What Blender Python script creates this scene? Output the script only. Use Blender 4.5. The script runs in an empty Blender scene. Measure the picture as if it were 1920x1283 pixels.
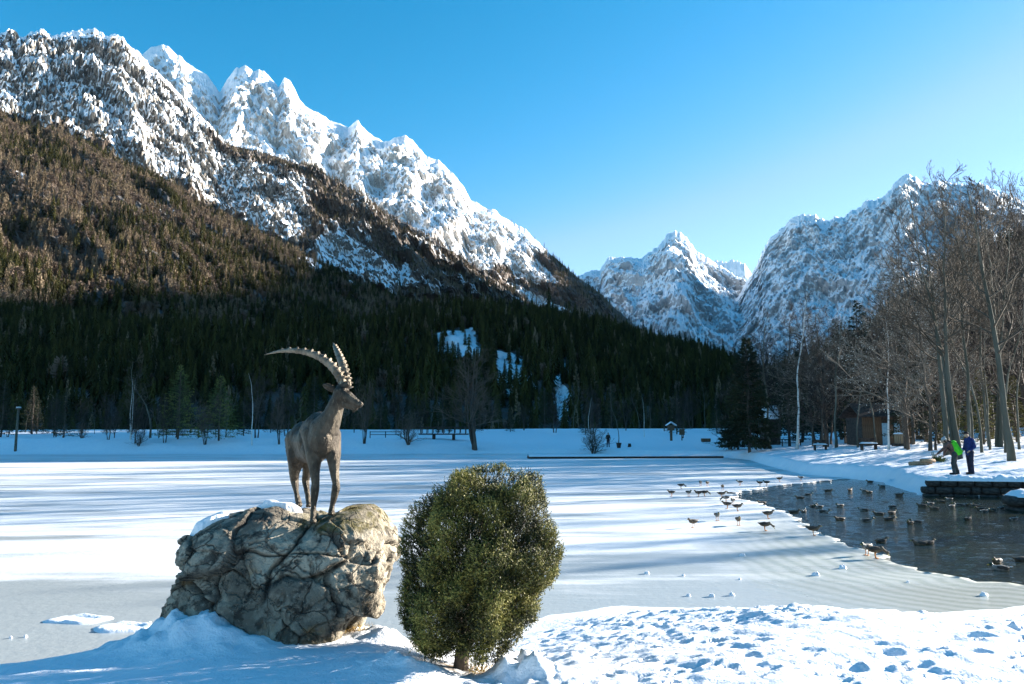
import bpy, bmesh, math, random
import numpy as np
from mathutils import Vector, Matrix, Quaternion
random.seed(7); np.random.seed(7)
rng = np.random.default_rng(11)
scene = bpy.context.scene
COL = scene.collection

# ------------------------------------------------------------------ camera, sky, sun, exposure
CAM_Z = 2.5
PITCH = math.radians(6.44)
cam_d = bpy.data.cameras.new('camera'); cam = bpy.data.objects.new('camera', cam_d); COL.objects.link(cam)
cam.location = (0, 0, CAM_Z); cam.rotation_euler = (math.pi/2 + PITCH, 0, 0)
cam_d.sensor_width = 36; cam_d.lens = 28; cam_d.clip_start = 0.1; cam_d.clip_end = 60000
scene.camera = cam
SUN_EL = math.radians(15.5); SUN_AZ = math.radians(66)      # azimuth measured from +Y towards +X
world = bpy.data.worlds.new('World'); scene.world = world; world.use_nodes = True
wn = world.node_tree.nodes; wl = world.node_tree.links
bg = wn['Background']
sky = wn.new('ShaderNodeTexSky'); sky.sky_type = 'NISHITA'; sky.sun_disc = False
sky.sun_elevation = SUN_EL; sky.sun_rotation = SUN_AZ
sky.air_density = 1.0; sky.dust_density = 0.15; sky.ozone_density = 3.0; sky.altitude = 800
# deep winter air: the sky's own colours, with the red (and a little of the green) falling off faster towards the zenith
sep = wn.new('ShaderNodeSeparateColor'); com = wn.new('ShaderNodeCombineColor'); wl.new(sky.outputs[0], sep.inputs[0])
def wm(op, a, b):
    n = wn.new('ShaderNodeMath'); n.operation = op
    if op == 'SMOOTH_MIN': n.inputs[2].default_value = .35
    for k, v in ((0, a), (1, b)):
        if isinstance(v, (int, float)): n.inputs[k].default_value = v
        else: wl.new(v, n.inputs[k])
    return n.outputs[0]
gch = wm('MINIMUM', wm('MULTIPLY', wm('POWER', sep.outputs[1], 1.15), .98), wm('MULTIPLY', sep.outputs[1], 1.3))
gch = wm('MINIMUM', gch, wm('MULTIPLY', sep.outputs[2], 1.08))
wl.new(wm('SMOOTH_MIN', wm('MULTIPLY', wm('POWER', sep.outputs[0], 3.8), .36), wm('MULTIPLY', gch, .54)), com.inputs[0])
wl.new(gch, com.inputs[1])
wl.new(wm('MULTIPLY', sep.outputs[2], 1.16), com.inputs[2])
wl.new(com.outputs[0], bg.inputs[0]); bg.inputs[1].default_value = 0.053
sun_d = bpy.data.lights.new('sun', 'SUN'); sun = bpy.data.objects.new('sun', sun_d); COL.objects.link(sun)
sun_d.energy = 5.0; sun_d.angle = math.radians(0.5); sun_d.color = (1, 0.92, 0.82)
SDIR = Vector((math.sin(SUN_AZ)*math.cos(SUN_EL), math.cos(SUN_AZ)*math.cos(SUN_EL), math.sin(SUN_EL)))
sun.rotation_euler = SDIR.to_track_quat('Z', 'Y').to_euler()
scene.view_settings.view_transform = 'Standard'; scene.view_settings.look = 'None'
scene.view_settings.exposure = 2.15; scene.view_settings.gamma = 1.0
scene.view_settings.use_curve_mapping = False
scene.render.engine = 'CYCLES'
scene.cycles.max_bounces = 5; scene.cycles.diffuse_bounces = 2; scene.cycles.glossy_bounces = 2
scene.cycles.volume_bounces = 0; scene.cycles.transparent_max_bounces = 8; scene.cycles.use_denoising = True

# ------------------------------------------------------------------ helpers
F = 1493.0
def ray(px, py):
    u = (px-960)/F; v = (641.5-py)/F
    return np.array([u, math.cos(PITCH)-v*math.sin(PITCH), math.sin(PITCH)+v*math.cos(PITCH)])
def P(px, py, Y):                     # world point seen at a photo pixel, at world depth Y
    d = ray(px, py); k = Y/d[1]
    return np.array([d[0]*k, Y, CAM_Z+d[2]*k])
def G(px, py, z=0.0):                 # world point seen at a photo pixel, on the level z
    d = ray(px, py); k = (z-CAM_Z)/d[2]
    return np.array([d[0]*k, d[1]*k, z])
def azel(px, py):
    d = ray(px, py)
    return math.atan2(d[0], d[1]), math.atan2(d[2], math.hypot(d[0], d[1]))

_perm = rng.permutation(4096).astype(np.int64)
_g = rng.normal(size=(4096, 3)); _g /= np.linalg.norm(_g, axis=1)[:, None]
def perlin(x, y, z=0.0):
    x, y, z = np.broadcast_arrays(np.asarray(x, float), np.asarray(y, float), np.asarray(z, float))
    xi = np.floor(x).astype(np.int64); yi = np.floor(y).astype(np.int64); zi = np.floor(z).astype(np.int64)
    xf = x-xi; yf = y-yi; zf = z-zi
    u = xf**3*(xf*(xf*6-15)+10); v = yf**3*(yf*(yf*6-15)+10); w = zf**3*(zf*(zf*6-15)+10)
    def gr(a, b, c):
        h = _perm[(_perm[(_perm[(xi+a) & 4095]+yi+b) & 4095]+zi+c) & 4095]
        g = _g[h]
        return g[..., 0]*(xf-a)+g[..., 1]*(yf-b)+g[..., 2]*(zf-c)
    def L(a, b, t): return a+(b-a)*t
    return 1.5*L(L(L(gr(0,0,0), gr(1,0,0), u), L(gr(0,1,0), gr(1,1,0), u), v),
                 L(L(gr(0,0,1), gr(1,0,1), u), L(gr(0,1,1), gr(1,1,1), u), v), w)
def fbm(x, y, z=0.0, o=5, g=.5, l=2.03):
    s = 0; a = 1; n = 0
    for i in range(o):
        s = s+a*perlin(x+i*17.3, y-i*9.1, z+i*3.7); n += a; a *= g; x = x*l; y = y*l; z = z*l
    return s/n
def ridged(x, y, z=0.0, o=5, g=.55, l=2.1):
    s = 0; a = 1; n = 0; w = 1.0
    for i in range(o):
        r = (1-np.abs(perlin(x+i*7.7, y+i*5.3, z+i*2.9)))**2
        s = s+a*r*w; n += a; w = np.clip(r*1.6, 0, 1); a *= g; x = x*l; y = y*l; z = z*l
    return s/n                       # 0..1
def sst(a, b, x):
    t = np.clip((x-a)/(b-a), 0, 1); return t*t*(3-2*t)

def tag(o, label=None, cat=None, group=None, kind=None):
    if label: o['label'] = label
    if cat: o['category'] = cat
    if group: o['group'] = group
    if kind: o['kind'] = kind
    return o
def link(name, data, parent=None):
    o = bpy.data.objects.new(name, data); COL.objects.link(o)
    if parent is not None: o.parent = parent
    return o
def empty(name, loc=(0, 0, 0), rz=0.0):
    o = bpy.data.objects.new(name, None); COL.objects.link(o)
    o.location = [float(c) for c in loc]; o.rotation_euler = (0, 0, rz); o.empty_display_size = .1
    return o
def copy_tree(o, parent=None):
    c = o.copy(); COL.objects.link(c); c.parent = parent
    for ch in list(o.children): copy_tree(ch, c)
    return c
def mesh_np(name, V, Fc, mat=None, smooth=True, attrs=None):
    """V (n,3); Fc (m,k) array of quads/tris or list of such arrays"""
    if not isinstance(Fc, (list, tuple)) or np.ndim(Fc[0]) < 2: Fc = [np.asarray(Fc)]
    me = bpy.data.meshes.new(name)
    V = np.asarray(V, np.float32); Fc = [np.asarray(f, np.int32) for f in Fc if len(f)]
    me.vertices.add(len(V)); me.vertices.foreach_set('co', V.ravel())
    nl = sum(f.size for f in Fc); npoly = sum(len(f) for f in Fc)
    me.loops.add(nl); me.loops.foreach_set('vertex_index', np.concatenate([f.ravel() for f in Fc]))
    me.polygons.add(npoly)
    tot = np.concatenate([np.full(len(f), f.shape[1], np.int32) for f in Fc])
    st = np.concatenate([[0], np.cumsum(tot)[:-1]]).astype(np.int32)
    me.polygons.foreach_set('loop_start', st)
    me.update(calc_edges=True)
    me.polygons.foreach_set('use_smooth', np.full(npoly, smooth))
    if attrs:
        for k, a in attrs.items():
            at = me.attributes.new(k, 'FLOAT', 'POINT'); at.data.foreach_set('value', np.asarray(a, np.float32).ravel())
    if mat: me.materials.append(mat)
    me.validate(); return me
def grid_faces(nu, nv):               # vertex index = i*nv + j
    i, j = np.meshgrid(np.arange(nu-1), np.arange(nv-1), indexing='ij')
    a = (i*nv+j).ravel()
    return np.stack([a, a+nv, a+nv+1, a+1], 1)

# ------------------------------------------------------------------ node material kit
class NT:
    def __init__(s, name):
        s.m = bpy.data.materials.new(name); s.m.use_nodes = True
        s.n = s.m.node_tree.nodes; s.l = s.m.node_tree.links; s.b = s.n['Principled BSDF']
    def set(s, sock, v):
        if hasattr(v, 'is_output') or isinstance(v, bpy.types.NodeSocket): s.l.new(v, sock)
        elif v is not None:
            if isinstance(v, (tuple, list)) and len(v) == 3 and sock.type == 'RGBA': v = (*v, 1)
            sock.default_value = v
    def node(s, t, outs=0, props=None, **ins):
        n = s.n.new(t)
        for k, v in (props or {}).items(): setattr(n, k, v)
        for k, v in ins.items(): s.set(n.inputs[int(k[1:])] if k[0] == '_' and k[1:].isdigit() else n.inputs[k.replace('_', ' ')], v)
        return n.outputs[outs]
    def pos(s): return s.node('ShaderNodeNewGeometry', 0)
    def obj(s): return s.node('ShaderNodeTexCoord', 3)
    def nz(s): return s.node('ShaderNodeSeparateXYZ', 2, Vector=s.node('ShaderNodeNewGeometry', 1))
    def map(s, vec, sc=(1, 1, 1), rot=(0, 0, 0), loc=(0, 0, 0)):
        return s.node('ShaderNodeMapping', 0, Vector=vec, Scale=sc, Rotation=rot, Location=loc)
    def noise(s, vec, sc, det=5, rough=.55, dist=0.0):
        return s.node('ShaderNodeTexNoise', 0, Vector=vec, Scale=sc, Detail=det, Roughness=rough, Distortion=dist)
    def rmf(s, vec, sc, det=8, rough=.6):
        return s.node('ShaderNodeTexNoise', 0, {'noise_type': 'RIDGED_MULTIFRACTAL', 'normalize': True}, Vector=vec, Scale=sc, Detail=det, Roughness=rough)
    def vor(s, vec, sc, feat='F1', out=0):
        return s.node('ShaderNodeTexVoronoi', out, {'feature': feat}, Vector=vec, Scale=sc)
    def math(s, op, a, b=0.0): return s.node('ShaderNodeMath', 0, {'operation': op}, _0=a, _1=b)
    def step(s, x, a, b): return s.node('ShaderNodeMapRange', 0, {'interpolation_type': 'SMOOTHSTEP'}, _0=x, _1=a, _2=b)
    def mix(s, f, a, b):
        n = s.n.new('ShaderNodeMix'); n.data_type = 'RGBA'
        s.set(n.inputs[0], f); s.set(n.inputs[6], a); s.set(n.inputs[7], b); return n.outputs[2]
    def attr(s, name): return s.node('ShaderNodeAttribute', 2, {'attribute_name': name})
    def bump(s, h, dist, st=1.0, nrm=None):
        n = s.n.new('ShaderNodeBump'); n.inputs['Strength'].default_value = st; n.inputs['Distance'].default_value = dist
        s.l.new(h, n.inputs['Height'])
        if nrm: s.l.new(nrm, n.inputs['Normal'])
        return n.outputs[0]
    def out(s, col=None, rough=.8, spec=None, nrm=None, metal=None, **kw):
        if col is not None: s.set(s.b.inputs['Base Color'], col)
        s.set(s.b.inputs['Roughness'], rough)
        if spec is not None: s.set(s.b.inputs['Specular IOR Level'], spec)
        if metal is not None: s.set(s.b.inputs['Metallic'], metal)
        if nrm is not None: s.l.new(nrm, s.b.inputs['Normal'])
        for k, v in kw.items(): s.set(s.b.inputs[k.replace('_', ' ')], v)
        return s.m
def simple(name, c1, c2, sc, rough=.8, bump=0.0, det=6, spec=.3, metal=None, stretch=(1, 1, 1), lo=.35, hi=.65):
    t = NT(name); v = t.map(t.obj(), stretch); n = t.noise(v, sc, det)
    c = t.mix(t.step(n, lo, hi), c1, c2)
    return t.out(c, rough, spec, t.bump(n, bump) if bump else None, metal)

# ------------------------------------------------------------------ mountains
def mat_mountain(name, snow_col, rock_a, rock_b, soil, sc, thr, soft=.12, streak=1.0, bs=.8):
    t = NT(name); p = t.pos(); v = t.map(p, (1/sc, 1/sc, .45/sc))
    n1 = t.noise(v, 1.0, 11, .72, .3); n2 = t.noise(v, 6.0, 6, .7); n3 = t.noise(t.map(p, (1/sc, 1/sc, .10/sc)), 3.0, 9, .72); rg = t.rmf(v, 1.1, 9, .66)
    rock = t.mix(t.step(n2, .35, .65), rock_a, rock_b)
    m = t.math('ADD', t.nz(), t.math('MULTIPLY', t.math('SUBTRACT', n1, .5), 1.1))
    m = t.math('ADD', m, t.math('MULTIPLY', t.math('SUBTRACT', n3, .5), .8*streak))
    m = t.math('ADD', m, t.math('MULTIPLY', t.math('SUBTRACT', rg, .5), -.45)); m = t.math('ADD', m, t.attr('snow'))
    sm = t.step(m, thr-soft, thr+soft)
    ground = t.mix(sm, rock, snow_col)
    w = t.step(t.math('ADD', t.attr('wood'), t.math('MULTIPLY', t.math('SUBTRACT', n2, .5), .8)), .35, .65)
    ground = t.mix(t.math('MULTIPLY', w, .92), ground, soil)
    return t.out(ground, .85, .15, t.bump(rg, sc*.28, bs, t.bump(n2, sc*.06, .7)))

def interp_crest(pts, az):
    a = np.array([azel(*p) for p in pts]); o = np.argsort(a[:, 0])
    return np.interp(az, a[o, 0], a[o, 1])
def mountain(name, pts, rb, rc, nA, nT, mat, jag=(0, 1), relief=(60, 300, .35), skew=0.4, back=.25, az=None,
             power=1.25, seed=0.0, masks=None, zb=-3.0, fade=.12, iso=.35, terr=0.0, big=(0, 1)):
    a = np.array([azel(*p)[0] for p in pts])
    a0, a1 = (a.min(), a.max()) if az is None else az
    A = np.linspace(a0, a1, nA)
    ec = interp_crest(pts, A)
    RC = rc(A) if callable(rc) else np.full(nA, float(rc)); RB = rb(A) if callable(rb) else np.full(nA, float(rb))
    jn = ridged(A*jag[1]*60+seed, seed*1.3, o=5)-.6
    ec = ec+jn*jag[0]/F
    nb = int(nT*back*.6)
    T = np.concatenate([np.linspace(0, 1, nT), 1+np.linspace(0, 1, nb+1)[1:]*back*2.0])
    AA, TT = np.meshgrid(A, T, indexing='ij')
    ecc = ec[:, None]*np.ones_like(TT); rcc = RC[:, None]; rbb = RB[:, None]
    hc = rcc*np.tan(ecc)+CAM_Z
    r = rbb+(rcc-rbb)*TT
    z = zb+(hc-zb)*np.where(TT <= 1, np.clip(TT, 0, 1)**power, 1-(TT-1)*.9)
    arc = AA*rcc; sl = TT*(rcc-rbb)*1.1
    am, wl_, ani = relief
    X = (arc+skew*(TT-1)*(rcc-rbb))/wl_; S = sl/wl_*ani
    rd = ridged(X+seed, S+seed*.7, seed, o=6)-.45
    isoN = fbm(arc/wl_*1.7+seed, sl/wl_*1.7, seed+5, o=8, g=.64)
    env = np.clip(sst(0, .15, TT), .0, 1)*np.where(TT <= 1, .15+.85*sst(0, fade, 1-TT), .4)
    d = am*(rd+iso*isoN*2)*env
    if big[0]: d = d+big[0]*(ridged((arc+skew*1.2*(TT-1)*(rcc-rbb))/big[1]+seed*2, sl/big[1]*.35, seed+9, o=3)-.5)*env
    r = r-d
    z = z+am*.22*(rd*.6+isoN)*env*np.where(TT > .9, .5, 1)
    if terr:
        q = terr*(1+.3*isoN); ph = z/q+2.0*isoN; z = z+q*.16*np.sin(2*np.pi*ph)*env*1.0; r = r+q*.35*np.cos(2*np.pi*ph)*env
    x = r*np.sin(AA); y = r*np.cos(AA)
    V = np.stack([x, y, z], -1)
    # image position of each vertex, used by the masks for what grows where on the mountain
    wood = np.zeros_like(TT); snow = np.zeros_like(TT)
    if masks: wood, snow = masks(AA, TT, x, y, z, rd, isoN)
    me = mesh_np(name, V.reshape(-1, 3), grid_faces(nA, len(T))[:, ::-1], mat, False, {'wood': wood, 'snow': snow})
    o = link(name, me); tag(o, kind='structure')
    return o, V, wood, TT
def pix(x, y, z):                     # world -> photo pixel, only for laying out woods
    zz = z-CAM_Z; cp, sp = math.cos(PITCH), math.sin(PITCH)
    fw = y*cp+zz*sp; up = -y*sp+zz*cp
    return 960+F*x/fw, 641.5-F*up/fw
def poly_mask(px, py, poly):
    poly = np.asarray(poly, float); inside = np.zeros(px.shape, bool); n = len(poly)
    for i in range(n):
        x1, y1 = poly[i]; x2, y2 = poly[(i+1) % n]
        c = ((y1 > py) != (y2 > py)) & (px < (x2-x1)*(py-y1)/((y2-y1) if y2 != y1 else 1e-9)+x1)
        inside ^= c
    return inside
SNOW = (.78, .81, .84)
M_FAR = mat_mountain('far_rock_snow', SNOW, (.34, .35, .37), (.54, .53, .52), (.10, .08, .06), 45, .22, .10, 1.3, .5)
M_HIGH = mat_mountain('high_rock_snow', SNOW, (.30, .28, .26), (.58, .53, .47), (.085, .06, .045), 30, .22, .08)
M_MID = mat_mountain('craggy_rock_snow', SNOW, (.07, .07, .07), (.30, .265, .22), (.07, .05, .036), 20, .22, .06, 1.2)
M_NEARH = mat_mountain('wooded_hill', SNOW, (.05, .05, .05), (.15, .13, .11), (.05, .038, .028), 20, .5, .12)

def m_high(A, T, x, y, z, rd, n):
    px, py = pix(x, y, z)
    q = py+n*40
    wood = sst(0, 60, q-np.interp(px, [0, 700, 830, 900, 960, 1040, 1100, 1240], [900, 900, 620, 500, 440, 450, 500, 560]))
    lit = poly_mask(px+n*30, py+n*30, [(840, 330), (900, 380), (1060, 500), (1000, 560), (880, 480)])  # patch of the peaks that gets more snow cover
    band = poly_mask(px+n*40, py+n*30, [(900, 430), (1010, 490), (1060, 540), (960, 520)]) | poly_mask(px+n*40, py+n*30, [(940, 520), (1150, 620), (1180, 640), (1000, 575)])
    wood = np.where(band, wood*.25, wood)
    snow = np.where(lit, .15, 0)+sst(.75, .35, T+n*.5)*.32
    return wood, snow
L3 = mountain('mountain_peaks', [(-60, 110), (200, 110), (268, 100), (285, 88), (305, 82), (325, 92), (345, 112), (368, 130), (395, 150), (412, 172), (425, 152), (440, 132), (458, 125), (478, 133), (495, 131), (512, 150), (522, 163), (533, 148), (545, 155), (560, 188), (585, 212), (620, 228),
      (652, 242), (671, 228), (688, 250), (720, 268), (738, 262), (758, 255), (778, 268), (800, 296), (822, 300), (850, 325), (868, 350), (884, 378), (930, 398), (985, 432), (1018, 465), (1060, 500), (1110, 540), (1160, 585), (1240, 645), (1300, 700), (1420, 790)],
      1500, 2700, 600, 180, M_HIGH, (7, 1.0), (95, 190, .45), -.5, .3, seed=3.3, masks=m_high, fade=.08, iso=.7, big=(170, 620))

def m_mid(A, T, x, y, z, rd, n):
    px, py = pix(x, y, z)
    ridge = np.interp(px, [0, 380, 420, 520, 600, 700, 800, 900, 1000], [0, 220, 265, 290, 320, 385, 440, 500, 570])
    below = py-ridge
    band = np.where(px > 560, sst(-10, 0, below)*sst(190+0*px, 130, below), 0)
    band = np.maximum(band, sst(0, 8, below)*sst(34, 14, below)*(px > 380))
    band = np.maximum(band, sst(430, 520, py+n*50+.0*px)*(px > 600)*.8)
    left = sst(0, 40, py+n*90-np.interp(px, [0, 100, 200, 330, 500, 640], [200, 205, 250, 320, 420, 480]))
    wood = np.maximum(band, left)
    wood = np.where(n > .18, wood*.35, wood)
    wood = np.clip(wood+.16*sst(.05, .3, n)*sst(150, 330, py), 0, 1)
    snowp = np.zeros_like(px)
    gul = [[(700, 470), (730, 520), (745, 560), (730, 555), (705, 510)], [(755, 480), (785, 530), (775, 540), (750, 510)], [(520, 330), (570, 330), (580, 420), (530, 450)], [(640, 430), (800, 540), (700, 530), (560, 480)]]
    for g in gul:
        k = poly_mask(px+n*25, py+n*25, g); wood = np.where(k, wood*.12, wood); snowp = np.where(k, .08, snowp)
    return wood, snowp+.12*(py < 260)
L2 = mountain('snowy_crags', [(-120, 40), (-40, 55), (0, 62), (18, 58), (40, 68), (78, 58), (100, 70), (128, 62), (150, 56), (175, 54), (200, 66), (225, 68), (245, 84), (258, 96), (280, 122), (300, 140), (330, 170), (360, 200), (385, 225), (420, 262), (470, 275), (520, 290), (560, 303), (600, 320),
      (650, 350), (700, 382), (750, 412), (800, 441), (850, 472), (900, 503), (950, 540), (1000, 572), (1060, 600), (1150, 660), (1300, 760)],
      850, 1750, 680, 230, M_MID, (9, 1.6), (52, 120, .6), .5, .3, seed=8.1, masks=m_mid, fade=.06, iso=.9, terr=22, power=1.15, big=(80, 420))

def m_l1(A, T, x, y, z, rd, n):
    px, py = pix(x, y, z)
    wood = np.ones_like(px)
    for g in [[(555, 470), (600, 480), (615, 505), (580, 515)], [(640, 515), (680, 530), (690, 545), (650, 540)], [(275, 372), (330, 395), (325, 410), (280, 385)], [(30, 320), (55, 330), (50, 345), (28, 340)]]:
        wood = np.where(poly_mask(px+n*12, py+n*12, g), .1, wood)
    return wood, np.zeros_like(px)+.2
L1 = mountain('wooded_slope', [(-150, 190), (0, 218), (60, 245), (110, 250), (180, 285), (250, 322), (320, 350), (385, 395), (450, 425), (520, 462), (580, 482), (640, 520), (700, 548), (770, 575), (860, 600), (1000, 640), (1200, 720)],
      330, 1050, 300, 120, M_NEARH, (6, 2), (45, 130, .4), .4, .25, seed=15.2, masks=m_l1, power=1.2)

def m_l0(A, T, x, y, z, rd, n):
    px, py = pix(x, y, z)
    wood = np.ones_like(px)
    for g in [[(812, 628), (905, 618), (905, 672), (900, 700), (820, 690)], [(915, 660), (975, 668), (990, 740), (925, 735)], [(1040, 680), (1064, 680), (1066, 790), (1036, 790)], [(985, 690), (1000, 690), (1003, 730), (985, 720)], [(1075, 690), (1085, 690), (1085, 730), (1076, 728)]]:
        wood = np.where(poly_mask(px+n*45, py+n*30, g), .30, wood)
    return wood, np.zeros_like(px)+.5
L0 = mountain('dark_wooded_hill', [(-200, 560), (0, 590), (150, 610), (300, 625), (450, 632), (560, 628), (640, 622), (720, 612), (800, 594), (850, 585), (920, 585), (1000, 592), (1080, 606), (1150, 625), (1230, 650), (1300, 662), (1350, 677), (1400, 700), (1500, 730), (1600, 760), (1700, 800)],
      lambda A: 190+0*A, lambda A: 430+60*np.sin(A*6), 340, 110, M_NEARH, (3, 3), (14, 60, .4), .3, .3, seed=21.2, masks=m_l0, power=1.1)

def m_far(A, T, x, y, z, rd, n):
    return np.zeros_like(x), .05+.16*sst(.6, .2, T)
L4b = mountain('distant_summits', [(1290, 520), (1325, 498), (1345, 488), (1360, 492), (1372, 487), (1395, 494), (1408, 512), (1425, 560)], 5200, 6600, 160, 70, M_FAR, (8, 3), (200, 500, .5), 0, .3, seed=31, masks=m_far)
L4 = mountain('pointed_mountain', [(1000, 560), (1092, 516), (1112, 506), (1125, 508), (1133, 492), (1142, 481), (1165, 483), (1200, 485), (1220, 470), (1238, 458), (1250, 440), (1265, 432), (1280, 436), (1292, 450), (1308, 472), (1330, 486), (1352, 500), (1380, 520), (1410, 530), (1460, 560), (1600, 640)],
      1900, 4700, 340, 170, M_FAR, (7, 2.5), (230, 430, .45), .6, .3, seed=36, masks=m_far, fade=.1, iso=.5, big=(380, 1500))
def m_mass(A, T, x, y, z, rd, n):
    px, py = pix(x, y, z)
    s = .02+.3*sst(.55, .3, T)
    return np.zeros_like(x), s
L5 = mountain('rock_massif', [(1330, 660), (1380, 560), (1400, 525), (1418, 500), (1425, 480), (1440, 450), (1462, 432), (1482, 410), (1505, 400), (1530, 402), (1545, 412), (1556, 412), (1565, 404), (1580, 408), (1600, 393), (1615, 388), (1625, 374), (1638, 376), (1650, 372), (1668, 358), (1680, 340), (1698, 327), (1715, 332), (1732, 346),
      (1760, 341), (1800, 346), (1840, 345), (1870, 358), (1920, 378), (2000, 400), (2100, 420), (2400, 500)],
      1700, 3900, 420, 190, M_FAR, (9, 2.5), (200, 380, .4), -.5, .3, seed=44, masks=m_mass, fade=.08, iso=.55, big=(330, 1200))

# the ridge to the right of the frame that keeps the valley floor and the lower woods in shade
def polar_ridge(name, prof, rc, rb, width, nA, nT, mat, seed, am, wood=1.0):
    az = np.radians([p[0] for p in prof]); el = np.radians([p[1] for p in prof])
    A = np.linspace(az[0], az[-1], nA); E = np.interp(A, az, el)
    hc = rc*np.tan(E); hc = hc+am*.35*(ridged(A*rc/am*.2+seed, seed, o=5)-.6)*np.clip(hc/200, 0, 1)
    T = np.linspace(0, 2, nT); AA, TT = np.meshgrid(A, T, indexing='ij')
    r = np.where(TT < 1, rb+(rc-rb)*TT, rc+(TT-1)*width); z = -3+(hc[:, None]+3)*np.where(TT < 1, TT, 2-TT)**1.1
    rd = ridged(AA*rc/(am*4)+seed, TT*1.5, seed)-.5
    env = sst(0, .15, TT)*sst(0, .15, 2-TT)*(.2+.8*np.clip(np.abs(TT-1)*6, 0, 1)); r = r-am*rd*env
    V = np.stack([r*np.sin(AA), r*np.cos(AA), z], -1)
    me = mesh_np(name, V.reshape(-1, 3), grid_faces(nA, nT)[:, ::-1], mat, True, {'wood': np.full(TT.shape, wood), 'snow': np.full(TT.shape, .3)})
    o = link(name, me); tag(o, kind='structure'); return o, V, np.full(TT.shape, wood), TT
RIDGE_FAR = polar_ridge('mountain_ridge', [(34.5, 0), (35, 19.4), (38.7, 19.0), (44, 18.1), (48.5, 17.6), (52, 17.4), (56, 17.4), (60, 17.2), (62.5, 16.8), (64, 14), (66, 9), (75, 8), (90, 9), (120, 10)], 2900, 2100, 700, 220, 60, M_HIGH, 51, 120)
R0 = polar_ridge('right_hill', [(14, 0.3), (17, 2.5), (20, 4.0), (24, 6.0), (27, 8.0), (30, 9.6), (33.5, 11.5), (38, 14.5), (43, 18.3), (48.5, 18.3), (50.3, 14.5), (51.5, 10), (53, 6), (60, 4), (75, 2)], 300, 130, 160, 260, 70, M_NEARH, 61, 14)

# ------------------------------------------------------------------ ground, lake, water
FAR = [(-400, 96), (-120, 92), (-62, 90), (-45, 91), (-25, 91.5), (-8, 93), (3, 95), (10, 94), (17, 88), (21, 80), (21.5, 72), (19.5, 62), (18.3, 54), (17.4, 48), (18.6, 43.6), (19.0, 41), (17.8, 37), (17.0, 33.6), (16.7, 32.7), (20.5, 31.8), (26, 31.2), (34, 30), (38, 27), (40, 20), (38, 12), (34, 6)]
NEARS = [(34, 6), (26, 8.5), (18, 10.5), (12, 11.8), (8, 11.9), (5.2, 11.2), (3.4, 11.6), (1.6, 11.8), (.6, 11.2), (-.4, 10.0), (-1.6, 8.9), (-2.6, 8.0), (-4, 7.2), (-6, 6.8), (-12, 7), (-30, 3), (-80, -10), (-400, -60)]
LAKE = FAR+NEARS
def seg_dist(x, y, pts):
    d = np.full(x.shape, 1e9)
    for (x1, y1), (x2, y2) in zip(pts[:-1], pts[1:]):
        dx, dy = x2-x1, y2-y1; t = np.clip(((x-x1)*dx+(y-y1)*dy)/(dx*dx+dy*dy+1e-12), 0, 1)
        d = np.minimum(d, np.hypot(x-x1-t*dx, y-y1-t*dy))
    return d
def ground_z(x, y, detail=True):
    x = np.asarray(x, float); y = np.asarray(y, float)
    ins = poly_mask(x, y, LAKE)
    d = seg_dist(x, y, LAKE)+.25*fbm(x*.7, y*.7, 4, o=3)
    sd = np.where(ins, -d, d)
    near = y < 16
    nearb = .95*sst(-.15, 5.2-3.3*sst(.3, -1.6, x), sd)**.8
    nearb = nearb+.02*fbm(x*1.1, y*1.1, 1, o=4)
    farb = .42*sst(-.1, 1.0, sd)+.045*np.clip(sd, 0, 60)+.12*fbm(x*.25, y*.25, 2, o=4)*sst(.3, 3, sd)
    leftb = 1.15*sst(-.2, 7, sd)+.03*np.clip(sd, 0, 60)+.45*ridged(x*.16, y*.3, 3, o=4)*sst(.2, 4, sd)*sst(16, 8, sd)
    right = sst(12, 20, x)*sst(90, 70, y)
    rb = .62*sst(-.25, .5, sd)+.092*np.clip(sd, 0, 9)+.025*np.clip(sd-9, 0, 60)+.10*fbm(x*.5, y*.5, 2, o=5)*sst(.3, 2, sd)
    fz = leftb*(1-right)*sst(6, -12, x)+farb*(1-right)*(1-sst(6, -12, x))+rb*right
    z = np.where(near & (x < 30), nearb, fz)
    z = np.where(sd < 0, np.where(near, z-.35*sst(0, -1.2, sd), z-.8*sst(0, -1.5, sd))-.0, z)
    return z, sd
M_SNOW = None
def mat_snow():
    t = NT('snow'); p = t.pos()
    n = t.noise(t.map(p, (1, 1, .3)), 3.0, 6); f = t.noise(p, 60, 4); f2 = t.noise(p, 14, 5, .6)
    c = t.mix(t.step(n, .3, .7), (.76, .79, .83), (.82, .84, .86))
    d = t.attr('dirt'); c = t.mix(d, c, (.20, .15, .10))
    h = t.math('ADD', t.math('MULTIPLY', f2, .8), t.math('MULTIPLY', f, .25))
    return t.out(c, .7, .25, t.bump(h, .035, .7))
M_SNOW = mat_snow()
def far_mound(x, y):                   # trodden, wind-rippled snow on the right-hand bank
    return 0
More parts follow.
